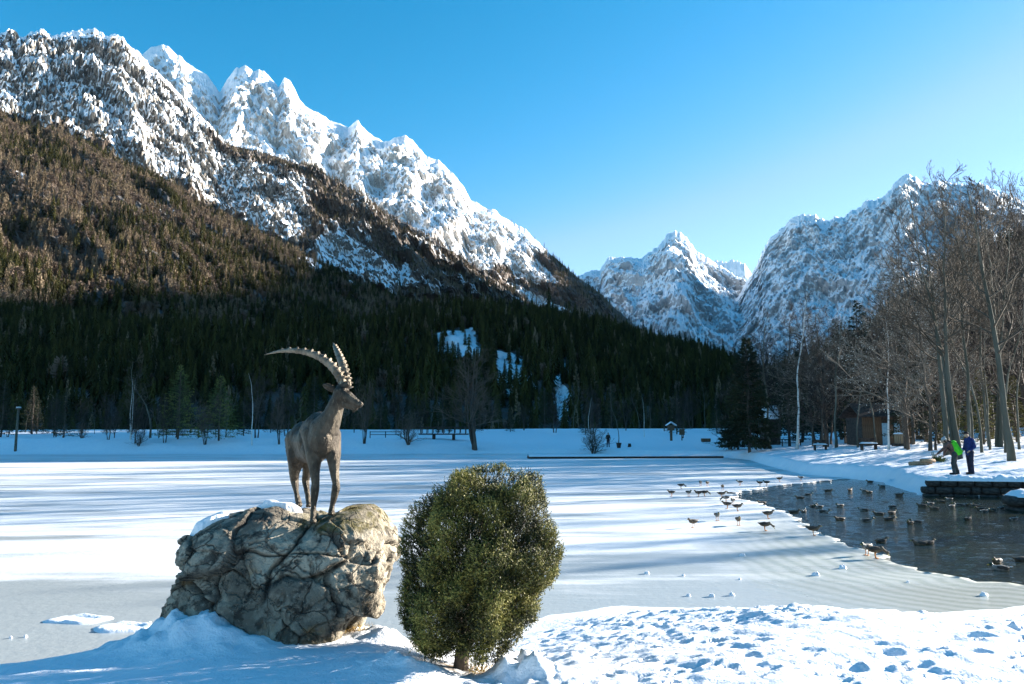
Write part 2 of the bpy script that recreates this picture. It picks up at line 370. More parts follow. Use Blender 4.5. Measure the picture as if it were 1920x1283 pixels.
# near bank, fine grid with trodden lumps and footprints
nx, ny = 570, 310
xs = np.linspace(-5.6, 9.6, nx); ys = np.linspace(3.9, 12.8, ny)
X, Y = np.meshgrid(xs, ys, indexing='ij'); Z, SD = ground_z(X, Y)
lump = fbm(X*3.2, Y*3.2, 7, o=5)
on = sst(.15, 1.1, SD)
Z = Z+on*(.034*lump+.030*np.abs(fbm(X*7, Y*7, 9, o=5, g=.6))*(.4+1.2*sst(-.3, .3, fbm(X*.7, Y*.7, 13, o=2))))*sst(-1.2, .4, X)+.012*lump*on
fr = np.random.default_rng(3)
for i in range(3000):                   # footprints and lumps
    fx = fr.uniform(-.4, 9.5); fy = fr.uniform(4.5, 11.6); a = fr.normal(.3, .7)
    if float(fbm(fx*.55, fy*.9, 21, o=3)) < fr.uniform(-.25, .22): continue
    L_ = fr.choice([fr.uniform(.025, .07), fr.uniform(.05, .12)]); W_ = L_*fr.uniform(.35, .8)
    m = (np.abs(X[:, 0]-fx) < .6); n_ = (np.abs(Y[0]-fy) < .6); ix = np.where(m)[0]; iy = np.where(n_)[0]
    if not len(ix) or not len(iy): continue
    s = np.ix_(ix, iy); dx = X[s]-fx; dy = Y[s]-fy
    u = (dx*math.cos(a)+dy*math.sin(a))/L_; v = (-dx*math.sin(a)+dy*math.cos(a))/W_
    q = np.sqrt(u*u+v*v); dep = fr.uniform(.008, .038)*(1 if fr.random() < .72 else -.6)
    Z[s] += on[s]*(-dep*sst(1.15, .55, q)+.28*dep*np.exp(-((q-1.35)/.3)**2))
def mound(cx, cy, rx, ry, h, rough=0.0):
    global Z
    q = ((X-cx)/rx)**2+((Y-cy)/ry)**2
    Z = Z+h*np.exp(-q*1.2)*(1+rough*fbm(X*7, Y*7, 3, o=5)*2)
mound(-2.35, 6.05, .55, .30, .22, .5)          # snow pushed up against the boulder
mound(.10, 5.75, .30, .22, .16, .9)            # shovelled pile right of the yew
mound(-.75, 5.55, .34, .2, .07, .6)
mound(-.95, 6.35, .22, .16, .10, .6)
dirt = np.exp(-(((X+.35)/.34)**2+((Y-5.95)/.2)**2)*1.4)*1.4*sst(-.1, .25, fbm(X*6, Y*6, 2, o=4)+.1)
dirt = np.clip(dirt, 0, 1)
NB_Z = Z
def near_z(x, y):
    i = int(np.clip(round((x-xs[0])/(xs[1]-xs[0])), 0, nx-1)); j = int(np.clip(round((y-ys[0])/(ys[1]-ys[0])), 0, ny-1)); return float(NB_Z[i, j])
# skirt of the near sheet sinks under the wide ground sheet on its outer three sides
edge = np.minimum(np.minimum((X+5.6)/.4, (9.6-X)/.4), (Y-3.9)/.3)
Z2 = Z-.25*sst(1, 0, edge)
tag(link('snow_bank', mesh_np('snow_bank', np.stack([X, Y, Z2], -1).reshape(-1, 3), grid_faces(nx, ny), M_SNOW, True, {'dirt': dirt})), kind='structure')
# wide ground sheet: polar grid round the camera, out to the horizon
def wide():
    A = np.concatenate([np.linspace(-math.pi, -.66, 60)[:-1], np.linspace(-.66, .66, 430), np.linspace(.66, math.pi, 60)[1:]])
    R = np.concatenate([[.01, 1, 2, 3, 4], np.geomspace(5, 30, 60), np.geomspace(30.5, 170, 250), np.geomspace(175, 7000, 30)])
    AA, RR = np.meshgrid(A, R, indexing='ij'); x = RR*np.sin(AA); y = RR*np.cos(AA)
    z, sd = ground_z(x, y)
    inb = (x > -5.2) & (x < 9.2) & (y > 4.25) & (y < 13)
    z = np.where(inb, z-.5, z)
    rightb = sst(14, 20, x)*sst(95, 70, y)*sst(-.1, .7, sd)
    z = z+rightb*(.10*ridged(x*.35+y*.1, y*.9, 5, o=4)-.05+.13*fbm(x*1.3, y*2.0, 1, o=5))
    z = np.where(RR > 170, z+0*z-np.clip(RR-170, 0, 400)*.01, z)
    o = link('ground', mesh_np('ground', np.stack([x, y, z], -1).reshape(-1, 3), grid_faces(len(A), len(R))[:, ::-1], M_SNOW, True, {'dirt': np.zeros(x.size)}))
    tag(o, kind='structure')
wide()
def gz(x, y):
    x = np.asarray(float(x)); y = np.asarray(float(y)); z, sd = ground_z(x.reshape(1), y.reshape(1)); z = float(z[0]); sd = float(sd[0])
    rightb = float(sst(14, 20, x)*sst(95, 70, y)*sst(-.1, .7, sd))
    return z+rightb*float(.10*ridged(x*.35+y*.1, y*.9, 5, o=4)-.05+.05*fbm(x*1.3, y*2.0, 1, o=4))

WATER = [G(*p)[:2] for p in [(1374, 927), (1392, 921), (1420, 917), (1450, 911), (1500, 906), (1540, 902), (1600, 896), (1640, 893)]]
WATER += [(22, 43), (26, 36), (36, 36), (44, 26), (44, 10)]
WATER += [(13.5, 11.8), (11, 12.3)] + [tuple(G(*p)[:2]) for p in [(1920, 1100), (1830, 1090), (1790, 1083), (1740, 1071), (1690, 1055), (1640, 1038), (1590, 1020), (1550, 1004), (1530, 992), (1505, 978), (1490, 967), (1460, 957), (1440, 949), (1415, 940), (1395, 936)]]
WATER = [tuple(map(float, w)) for w in WATER]
def rough_poly(poly, step, amp, seed):
    out = []
    n = len(poly)
    for i in range(n):
        a = np.array(poly[i]); b = np.array(poly[(i+1) % n]); L_ = np.linalg.norm(b-a); k = max(1, int(L_/step))
        for j in range(k):
            p = a+(b-a)*j/k; nrm = np.array([-(b-a)[1], (b-a)[0]])/L_
            out.append(tuple(p+nrm*amp*float(fbm(p[0]*1.3+seed, p[1]*1.3, seed, o=4))*2))
    return out
WATER_R = rough_poly(WATER, .18, .36, 2.0)
def mat_ice():
    t = NT('lake_ice'); p = t.pos()
    st = t.map(p, (.06, .45, 1), (0, 0, .20)); n = t.noise(st, 1.0, 7, .6, .4); n2 = t.noise(t.map(p, (.35, 1.6, 1), (0, 0, .25)), 1.0, 6, .6)
    n3 = t.noise(p, .22, 5, .55); f = t.noise(p, 8, 5, .6)
    m = t.math('ADD', t.math('MULTIPLY', n, .55), t.math('ADD', t.math('MULTIPLY', n2, .22), t.math('MULTIPLY', n3, .23)))
    sep = t.n.new('ShaderNodeSeparateXYZ'); t.l.new(p, sep.inputs[0])
    near = t.step(sep.outputs[1], 17.0, 11.0)                 # thinner, bare grey ice towards the near bank
    m = t.math('SUBTRACT', m, t.math('MULTIPLY', near, .19))
    col = t.mix(t.step(m, .38, .52), (.33, .365, .37), (.70, .72, .73))
    wet = t.attr('wet')
    # curved refrozen rings beside the open water
    d = t.attr('wdist'); ph = t.math('ADD', t.math('MULTIPLY', d, 19.0), t.math('MULTIPLY', n3, 22.0)); sn = t.math('SINE', ph)
    ringc = t.mix(t.step(t.math('ADD', sn, t.math('MULTIPLY', f, 2.2)), -.6, 2.2), (.30, .33, .29), (.42, .44, .41))
    col = t.mix(wet, col, ringc)
    rough = t.node('ShaderNodeMix', 0, {'data_type': 'FLOAT'}, _0=t.step(m, .38, .52), _2=.33, _3=.6)
    rough = t.math('SUBTRACT', rough, t.math('MULTIPLY', wet, .12))
    return t.out(col, rough, .35, t.bump(t.math('ADD', f, t.math('MULTIPLY', n2, 2.0)), .012, .6))
def ice():
    us = np.concatenate([np.linspace(-400, -70, 12)[:-1], np.linspace(-70, -12, 100)[:-1], np.linspace(-12, 24, 270)[:-1], np.linspace(24, 60, 40)])
    vs = np.concatenate([np.linspace(-80, 5, 12)[:-1], np.linspace(5, 50, 330)[:-1], np.linspace(50, 120, 70)])
    X, Y = np.meshgrid(us, vs, indexing='ij')
    # crisp water edge: pull grid points that lie next to the outline onto it
    wp = np.array(WATER_R+[WATER_R[0]])
    ins = poly_mask(X, Y, WATER_R)
    near = (X > 4) & (X < 45) & (Y > 9) & (Y < 48)
    Xn, Yn = X[near], Y[near]
    best = np.full(Xn.shape, 1e9); bx = Xn.copy(); by = Yn.copy()
    for (x1, y1), (x2, y2) in zip(wp[:-1], wp[1:]):
        dx, dy = x2-x1, y2-y1; q = np.clip(((Xn-x1)*dx+(Yn-y1)*dy)/(dx*dx+dy*dy+1e-12), 0, 1)
        cx, cy = x1+q*dx, y1+q*dy; d = np.hypot(Xn-cx, Yn-cy); k = d < best
        best[k] = d[k]; bx[k] = cx[k]; by[k] = cy[k]
    dist = np.full(X.shape, 1e3); dist[near] = best
    snap = near & (dist < .105); X2 = X.copy(); Y2 = Y.copy()
    tx = X.copy(); ty = Y.copy(); tx[near] = bx; ty[near] = by
    X2[snap] = tx[snap]; Y2[snap] = ty[snap]
    dropped = ins & ~snap
    Fc = grid_faces(len(us), len(vs)); keep = ~dropped.ravel()[Fc].any(1)
    Zi = np.zeros(X.shape)+.004*fbm(X*.8, Y*.8, 1, o=3)
    px, py = pix(X, np.maximum(Y, 1), 0*X)
    wet = sst(2.6, .0, dist+1.2*fbm(X*.4, Y*.4, 2, o=4)-sst(26, 12, Y)*2.2)*sst(30, 16, Y)
    V = np.stack([X2, Y2, Zi], -1).reshape(-1, 3)
    # near mesh edge gets a lip of thickness
    o = link('lake_ice', mesh_np('lake_ice', V, Fc[keep], mat_ice(), True, {'wet': wet, 'wdist': np.minimum(dist, 30)}))
    tag(o, kind='structure')
    s = o.modifiers.new('thickness', 'SOLIDIFY'); s.thickness = .03; s.offset = -1
ice()
def water():
    t = NT('lake_water'); p = t.pos()
    w = t.noise(t.map(p, (1.0, 1.8, 1), (0, 0, .3)), 3.6, 4, .6, .8); w2 = t.noise(t.map(p, (1, 2, 1)), 9, 3, .5)
    h = t.math('ADD', w, t.math('MULTIPLY', w2, .3))
    c = t.mix(t.noise(p, .35, 4), (.006, .010, .005), (.026, .028, .008))
    m = t.out(c, .06, .5, t.bump(h, .03, 1.0))
    x0, x1, y0, y1 = 4, 50, 8, 50
    X, Y = np.meshgrid(np.linspace(5, 31, 200), np.linspace(10.5, 46, 285), indexing='ij')
    Z = -.035+.016*(ridged(X*.9+Y*.2, Y*1.5, 1, o=2)-.5)*.6+.010*fbm(X*2.2, Y*3.4, 3, o=3)
    V = np.concatenate([[(x0, y0, -.06), (x1, y0, -.06), (x1, y1, -.06), (x0, y1, -.06)], np.stack([X, Y, Z], -1).reshape(-1, 3)])
    o = link('water', mesh_np('water', V, np.concatenate([[[0, 1, 2, 3]], grid_faces(200, 285)+4]), m, True)); tag(o, kind='structure')
water()
# ------------------------------------------------------------------ woods on the hills: uncountable, scattered with geometry nodes
def fol_mat(name, c1, c2, rough=.9):
    t = NT(name); r = t.node('ShaderNodeObjectInfo', 5); n = t.noise(t.obj(), 1.2, 3)
    c = t.mix(t.math('ADD', t.math('MULTIPLY', r, .7), t.math('MULTIPLY', n, .35)), c1, c2)
    return t.out(c, rough, .15)
M_SPRUCE = fol_mat('spruce_needles', (.006, .009, .004), (.07, .064, .015))
M_LARCH = fol_mat('larch_twigs', (.085, .062, .038), (.28, .215, .14))
M_SCRUB = fol_mat('bare_twigs', (.07, .05, .037), (.20, .15, .115))
def scatter_tree(kind, seed):
    r = np.random.default_rng(seed); V = []; Fc = []
    def tri(a, b, c): n = len(V); V.extend([a, b, c]); Fc.append((n, n+1, n+2))
    if kind == 'spruce':
        tiers = 11
        for k in range(tiers):
            z0 = .08+.92*k/tiers; rad = .15*(1-k/tiers)**.8+.012; top = z0+.15*(1-.4*k/tiers); m = 7
            ph = r.uniform(0, 6.28)
            for i in range(m):
                a = ph+6.283*i/m+r.uniform(-.2, .2); q = rad*r.uniform(.55, 1.3); w = .38
                p = (q*math.cos(a), q*math.sin(a), z0-.03*r.uniform(0, 1.5))
                p1 = (q*.55*math.cos(a-w), q*.55*math.sin(a-w), z0+.05); p2 = (q*.55*math.cos(a+w), q*.55*math.sin(a+w), z0+.05)
                t = (0, 0, min(top, 1.0)); tri(p1, p, t); tri(p, p2, t)
    else:
        n = 90 if kind == 'larch' else 110
        for i in range(n):
            z0 = r.uniform(.1, .98) if kind == 'larch' else r.uniform(.2, .95)
            rad = (.15*(1-z0)**.7+.01) if kind == 'larch' else .26*math.sqrt(max(0.02, 1-((z0-.55)/.47)**2))
            a = r.uniform(0, 6.283); q = rad*r.uniform(.5, 1.15); w = .011
            ca, sa = math.cos(a), math.sin(a); dz = .03 if kind == 'larch' else .16
            b = (ca*.0, sa*.0, z0-dz)
            tri((b[0]-sa*w, b[1]+ca*w, b[2]), (b[0]+sa*w, b[1]-ca*w, b[2]), (ca*q, sa*q, z0+r.uniform(-.02, .05)))
            q2 = q*.7; a2 = a+r.uniform(-.3, .3); tri((ca*q2*.4, sa*q2*.4, z0-.03), (math.cos(a2)*q2, math.sin(a2)*q2, z0-.045), (math.cos(a2)*q2*1.1, math.sin(a2)*q2*1.1, z0+.03))
        tri((-.012, 0, 0), (.012, 0, 0), (0, 0, 1)); tri((0, -.012, 0), (0, .012, 0), (0, 0, 1))
    me = mesh_np(kind, V, np.array(Fc), {'spruce': M_SPRUCE, 'larch': M_LARCH, 'scrub': M_SCRUB}[kind], False)
    return bpy.data.objects.new(kind, me)
KINDCOL = bpy.data.collections.new('wood_kinds')
for i, k in enumerate(['spruce', 'spruce', 'larch', 'larch', 'scrub']):
    KINDCOL.objects.link(scatter_tree(k, 100+i)); KINDCOL.objects[-1].name = 'kind_%d_%s' % (i, k)
def wood_nodes():
    g = bpy.data.node_groups.new('wood', 'GeometryNodeTree')
    g.interface.new_socket('Geometry', in_out='INPUT', socket_type='NodeSocketGeometry'); g.interface.new_socket('Geometry', in_out='OUTPUT', socket_type='NodeSocketGeometry')
    i = g.nodes.new('NodeGroupInput'); o = g.nodes.new('NodeGroupOutput')
    ci = g.nodes.new('GeometryNodeCollectionInfo'); ci.inputs['Collection'].default_value = KINDCOL; ci.inputs['Separate Children'].default_value = True; ci.inputs['Reset Children'].default_value = True
    ip = g.nodes.new('GeometryNodeInstanceOnPoints'); ip.inputs['Pick Instance'].default_value = True
    def at(n, ty):
        a = g.nodes.new('GeometryNodeInputNamedAttribute'); a.data_type = ty; a.inputs[0].default_value = n; return a.outputs[0]
    l = g.links; l.new(i.outputs[0], ip.inputs['Points']); l.new(ci.outputs[0], ip.inputs['Instance'])
    l.new(at('kindi', 'INT'), ip.inputs['Instance Index']); l.new(at('sc', 'FLOAT_VECTOR'), ip.inputs['Scale']); l.new(at('rot', 'FLOAT_VECTOR'), ip.inputs['Rotation'])
    l.new(ip.outputs[0], o.inputs[0]); return g
WOODN = wood_nodes()
def wood(name, label, terrain, n, h, kinds, dens=lambda px, py, w: w, sd=1, pxbias=True, wmul=1.0):
    """kinds(px,py,noise)->probabilities of (spruce, larch, scrub)"""
    o, V, W, TT = terrain; r = np.random.default_rng(sd); nu, nv = TT.shape
    # candidate points spread by real surface area
    e1 = V[1:, :-1]-V[:-1, :-1]; e2 = V[:-1, 1:]-V[:-1, :-1]; ar = np.abs(e1[..., 0]*e2[..., 1]-e1[..., 1]*e2[..., 0])+1e-6
    px, py = pix(V[:-1, :-1, 0], V[:-1, :-1, 1], V[:-1, :-1, 2])
    w = ar*dens(px, py, W[:-1, :-1])*(TT[:-1, :-1] < 1.12)
    w = np.clip(w, 0, None).ravel(); idx = r.choice(w.size, size=n, p=w/w.sum()); i = idx//(nv-1); j = idx % (nv-1)
    a = r.random(n)[:, None]; b = r.random(n)[:, None]
    p = V[i, j]*(1-a)*(1-b)+V[i+1, j]*a*(1-b)+V[i, j+1]*(1-a)*b+V[i+1, j+1]*a*b
    p[:, 2] -= .6
    pxx, pyy = pix(p[:, 0], p[:, 1], p[:, 2]); nz = fbm(p[:, 0]/90, p[:, 1]/90, sd, o=4)
    pr = np.stack(kinds(pxx, pyy, nz), 1); pr = np.clip(pr, 0.001, None); pr /= pr.sum(1, keepdims=True)
    u = r.random(n)[:, None]; k = (u > np.cumsum(pr, 1)).sum(1); k = np.clip(k, 0, 2)
    ki = np.where(k == 0, r.integers(0, 2, n), np.where(k == 1, r.integers(2, 4, n), 4)).astype(np.int32)
    H = h*np.exp(r.normal(0, .22, n)); H = np.where(k == 2, H*.72, H); wd = H*r.uniform(.8, 1.2, n)*wmul
    me = bpy.data.meshes.new(name); me.vertices.add(n); me.vertices.foreach_set('co', p.astype(np.float32).ravel())
    me.attributes.new('kindi', 'INT', 'POINT').data.foreach_set('value', ki)
    me.attributes.new('sc', 'FLOAT_VECTOR', 'POINT').data.foreach_set('vector', np.stack([wd, wd, H], 1).astype(np.float32).ravel())
    me.attributes.new('rot', 'FLOAT_VECTOR', 'POINT').data.foreach_set('vector', np.stack([r.normal(0, .03, n), r.normal(0, .03, n), r.uniform(0, 6.28, n)], 1).astype(np.float32).ravel())
    ob = link(name, me); m = ob.modifiers.new('scatter', 'NODES'); m.node_group = WOODN
    tag(ob, label, None, kind='stuff')
wood('slope_woods', 'mixed brown larch and dark spruce woods covering the near left slope', L1, 40000, 10,
     lambda px, py, n: (np.clip(.30+1.5*n+sst(380, 600, py)*.35, .05, 1), np.clip(.38-1.2*n, .05, 1), .34-.8*n), sd=2, wmul=1.65)
wood('crag_woods', 'thin brown larch woods climbing the snowy crags', L2, 30000, 10,
     lambda px, py, n: (.28+1.2*n, .7+0*n, .1+0*n), dens=lambda px, py, w: w**1.5+.02*sst(150, 400, py), sd=3)
wood('upper_woods', 'distant larch woods below the high peaks', L3, 18000, 14,
     lambda px, py, n: (.25+n, .8+0*n, .1+0*n), dens=lambda px, py, w: w**1.3+.012*sst(300, 420, py), sd=4)
wood('shaded_woods', 'dark spruce wood on the shaded hill across the lake', L0, 15000, 8,
     lambda px, py, n: (.95+.3*n, .05+0*n, .05+0*n), dens=lambda px, py, w: (w**2.2*.98+.002)*np.where(py > 738, .3, 1), sd=5, wmul=1.25)
wood('right_hill_woods', 'dark bare and evergreen woods on the hill behind the right bank', R0, 8000, 9,
     lambda px, py, n: (.4+.6*n, .35+0*n, .7+0*n), dens=lambda px, py, w: w*(px > 1380)*(px < 2300), sd=6, wmul=1.2)
# ------------------------------------------------------------------ trees
def tubes(segs, k=3, cap=False):
    """segs: (n,8) p0 p1 r0 r1 -> vertices, quads"""
    s = np.asarray(segs, float); p0 = s[:, :3]; p1 = s[:, 3:6]; d = p1-p0; L = np.linalg.norm(d, axis=1)+1e-9; d = d/L[:, None]
    up = np.where(np.abs(d[:, 2:3]) > .9, np.array([[1., 0, 0]]), np.array([[0, 0, 1.]])); a = np.cross(d, up); a /= np.linalg.norm(a, axis=1)[:, None]; b = np.cross(d, a)
    th = np.arange(k)*2*np.pi/k; cs = np.cos(th)[None, :, None]; sn = np.sin(th)[None, :, None]
    ring = a[:, None]*cs+b[:, None]*sn
    V = np.concatenate([p0[:, None]+ring*s[:, 6][:, None, None], p1[:, None]+ring*s[:, 7][:, None, None]], 1).reshape(-1, 3)
    base = (np.arange(len(s))*2*k)[:, None]; i = np.arange(k); j = (i+1) % k
    Fc = np.stack([base+i, base+j, base+k+j, base+k+i], -1).reshape(-1, 4)
    return V, Fc
def path_tube(pts, rad, k=8, seed=0, rough=0.0):
    """one continuous tapering tube through pts"""
    pts = np.asarray(pts, float); n = len(pts); d = np.gradient(pts, axis=0); d /= np.linalg.norm(d, axis=1)[:, None]+1e-9
    a = np.cross(d, np.array([0.13, 1., .1])); a /= np.linalg.norm(a, axis=1)[:, None]; b = np.cross(d, a)
    th = np.arange(k)*2*np.pi/k; ring = a[:, None]*np.cos(th)[None, :, None]+b[:, None]*np.sin(th)[None, :, None]
    R = np.asarray(rad, float)[:, None, None]*np.ones((n, k, 1))
    if rough: R = R*(1+rough*perlin(pts[:, None, 2]*3+seed, np.arange(k)[None]*1.7, seed)[..., None])
    V = (pts[:, None]+ring*R).reshape(-1, 3); i, j = np.meshgrid(np.arange(n-1), np.arange(k), indexing='ij'); jn = (j+1) % k
    Fc = np.stack([i*k+j, (i)*k+jn, (i+1)*k+jn, (i+1)*k+j], -1).reshape(-1, 4)
    capv = np.array([pts[-1], pts[0]]); m = len(V)
    T = np.array([[(n-1)*k+q, (n-1)*k+(q+1) % k, m] for q in range(k)]+[[(q+1) % k, q, m+1] for q in range(k)])
    return np.concatenate([V, capv]), Fc, T
def merge(parts):
    V = []; Q = []; T = []; n = 0
    for p in parts:
        V.append(p[0]); 
        for f in p[1:]:
            if f is None or not len(f): continue
            f = np.asarray(f); (Q if f.shape[1] == 4 else T).append(f+n)
        n += len(p[0])
    return np.concatenate(V), [np.concatenate(x) for x in (Q, T) if x]
def norm(v): return v/(np.linalg.norm(v)+1e-9)
class Bare:
    def __init__(s, seed, stems=1, spread=.35, up=.12, lean=(0, 0), first=.28, dens=1.0, wander=.12, r0=.016, droop=0.0, fork=.0, curve=0.0, leaves=0, leafz=(0, 1), twig=1.0):
        s.r = np.random.default_rng(seed); s.trunk = []; s.seg = []; s.tw = []; s.leaf = []
        s.spread, s.up, s.dens, s.wander, s.droop, s.twig = spread, up, dens, wander, droop, twig
        for k in range(stems):
            a = s.r.uniform(0, 6.28) if stems > 1 else 0; o = np.array([math.cos(a), math.sin(a), 0])*(.02 if stems > 1 else 0)
            d = norm(np.array([lean[0]+math.cos(a)*(.16 if stems > 1 else 0), lean[1]+math.sin(a)*(.16 if stems > 1 else 0), 1.0]))
            h = s.r.uniform(.78, 1.0) if k else 1.0; rr = r0*(1 if k == 0 else s.r.uniform(.6, .85)); n = 16
            p = o.copy(); pts = [p-np.array([0, 0, .03])]; 
            for i in range(n):
                d = norm(d+np.array([s.r.normal(0, wander*.45)+curve, s.r.normal(0, wander*.45), .12])); p = p+d*h/n; pts.append(p)
            rad = rr*(1-np.linspace(0, 1, n+1)*.93)**.85; rad[0] *= 1.5; rad[1] *= 1.12
            pts = np.array(pts); s.trunk.append(path_tube(pts, rad, 7, seed, .12))
            nb = int(24*dens)
            for i in range(nb):
                t = first+(1-first)*(i+s.r.uniform(0, .9))/nb; t = min(t, .985); q = t*n; j = int(q); pp = pts[j]+(pts[j+1]-pts[j])*(q-j)
                az = i*2.4+s.r.uniform(-.7, .7); ln = h*spread*(1-((t-first)/(1-first))**1.3*.72)*s.r.uniform(.7, 1.2)*(.55+.45*min(1, (t-first+.12)*4))
                e = s.r.uniform(.35, .9)*(1 if not droop else .6); dd = norm(np.array([math.cos(az), math.sin(az), e])); s.branch(pp, dd, ln, rad[j]*.55, 1)
        if leaves:
            c = [x for x in s.tw if leafz[0] < x[5] < leafz[1]]; idx = s.r.integers(0, len(c), leaves)
            for i in idx:
                e = np.array(c[i][3:6])+s.r.normal(0, .004, 3); q = .0022; v = s.r.normal(0, q, (3, 3)); s.leaf.append(e+v)
    def branch(s, p, d, L, r, lv):
        n = {1: 6, 2: 4, 3: 3, 4: 2}[lv]; rmin = {1: .0012, 2: .0008, 3: .00055, 4: .0004}[lv]; r = max(r, rmin)
        pts = [p]; dirs = [d]
        for i in range(n):
            upw = s.up if not (s.droop and lv > 1) else -s.droop
            d = norm(d+s.r.normal(0, s.wander, 3)+np.array([0, 0, upw])); p2 = p+d*L/n
            q0 = max(r*(1-i/n*.75), rmin); q1 = max(r*(1-(i+1)/n*.75), rmin*.8)
            (s.seg if lv < 3 else s.tw).append((*p, *p2, q0, q1)); p = p2; pts.append(p); dirs.append(d)
        if lv < 4:
            k = int({1: 7, 2: 5.2, 3: 3.2}[lv]*s.dens*(s.twig if lv == 3 else 1)+s.r.random())
            for i in range(k):
                t = s.r.uniform(.18, 1); q = min(t*n, n-1e-3); j = int(q); pp = pts[j]+(pts[j+1]-pts[j])*(q-j)
                side = norm(np.cross(dirs[j], s.r.normal(size=3))); dd = norm(dirs[j]*.8+side*s.r.uniform(.5, 1.0))
                s.branch(pp, dd, L*s.r.uniform(.34, .6)*(1.15-.5*t), r*.5, lv+1)
    def build(s, name, mt, mc, ml=None):
        o = empty(name); V, Fc = merge(s.trunk); link('trunk', mesh_np('trunk', V, Fc, mt), o)
        a = tubes(s.seg, 4); b = tubes(s.tw, 3); V, Fc = merge([a, b]); link('crown', mesh_np('crown', V, Fc, mc), o)
        if s.leaf:
            V = np.array(s.leaf).reshape(-1, 3); link('dry_leaves', mesh_np('dry_leaves', V, np.arange(len(V)).reshape(-1, 3), ml, False), o)['kind'] = 'stuff'
        return o
def bark(name, c1, c2, sc=9): return simple(name, c1, c2, sc, .9, .02, stretch=(1, 1, .25))
B_GREY = bark('grey_bark', (.055, .055, .040), (.15, .14, .11)); B_DARK = bark('dark_bark', (.05, .04, .033), (.12, .095, .075))
B_BROWN = bark('brown_bark', (.06, .045, .034), (.13, .10, .075))
def mat_birch():
    t = NT('birch_bark'); n = t.noise(t.map(t.obj(), (3, 3, 40)), 3, 5); return t.out(t.mix(t.step(n, .58, .66), (.62, .60, .56), (.04, .035, .03)), .8, .2)
B_BIRCH = mat_birch()
T_BROWN = bark('brown_twigs', (.048, .038, .027), (.14, .112, .082), 3); T_DARK = bark('dark_twigs', (.022, .016, .014), (.06, .045, .037), 3)
T_WARM = bark('warm_twigs', (.08, .064, .048), (.22, .18, .138), 3); T_RED = bark('reddish_twigs', (.08, .052, .036), (.16, .11, .08), 3); L_DRY = bark('dry_leaf', (.45, .42, .36), (.7, .67, .6), 4)
N_PINE = simple('pine_needles', (.05, .075, .02), (.22, .21, .05), 2.0, .85); N_DARK = simple('dark_needles', (.010, .017, .008), (.035, .042, .015), 2.0, .85)
N_OLIVE = simple('olive_needles', (.06, .062, .012), (.17, .14, .025), 2.0, .85)

def conifer(name, seed, mt, mn, kind='spruce', n=2600, width=.17):
    """kind spruce: tiered boughs; pine: rounded clumps on open limbs"""
    r = np.random.default_rng(seed); o = empty(name)
    pts = np.array([[r.normal(0, .004), r.normal(0, .004), z] for z in np.linspace(-.03, .99, 14)]); rad = .014*(1-np.linspace(0, 1, 14)*.95)
    V, Fc = merge([path_tube(pts, rad, 7, seed, .1)]); link('trunk', mesh_np('trunk', V, Fc, mt), o)
    seg = []; tri = []
    nb = 130 if kind == 'spruce' else 46
    for i in range(nb):
        t = (i+r.random())/nb
        if kind == 'spruce': z0 = .05+.93*t; L = width*(1-t)**.8*r.uniform(.6, 1.2)+.012; e = -.15+.45*t; m = max(6, int(n/nb*(1.25-t)))
        else: z0 = .30+.68*t; L = width*math.sqrt(max(.06, 1-((t-.38)/.66)**2))*r.uniform(.55, 1.2); e = r.uniform(.1, .6)+.5*t; m = int(n/nb)
        az = i*2.4+r.uniform(-.5, .5); d = norm(np.array([math.cos(az), math.sin(az), e])); p = np.array([0, 0, z0]); q = p+d*L
        if kind == 'spruce': q[2] += L*.12
        seg.append((*p, *q, .0022, .0006))
        for k in range(m):
            u = r.uniform(.25, 1.05)**.7 if kind == 'spruce' else r.uniform(.45, 1.1)
            sp = L*.22*(1.15-u) if kind == 'spruce' else L*.20
            c = p+(q-p)*u+r.normal(0, 1, 3)*np.array([sp, sp, sp*.4 if kind == 'spruce' else sp*.7])
            ln = ((.030 if n > 9000 else .020) if kind == 'spruce' else .022)*r.uniform(.6, 1.3); f = norm(d+r.normal(0, .6, 3)+(np.array([0, 0, -.35]) if kind == 'spruce' else np.array([0, 0, .5]))); s = norm(np.cross(f, r.normal(size=3)))*ln*.22
            tri.append([c-s, c+s, c+f*ln])
    V, Fc = merge([tubes(seg, 3)]); V2 = np.array(tri).reshape(-1, 3)
    cr = link('crown', mesh_np('crown', V2, np.arange(len(V2)).reshape(-1, 3), mn, False), o); link('limbs', mesh_np('limbs', V, Fc, mt), o)
    return o
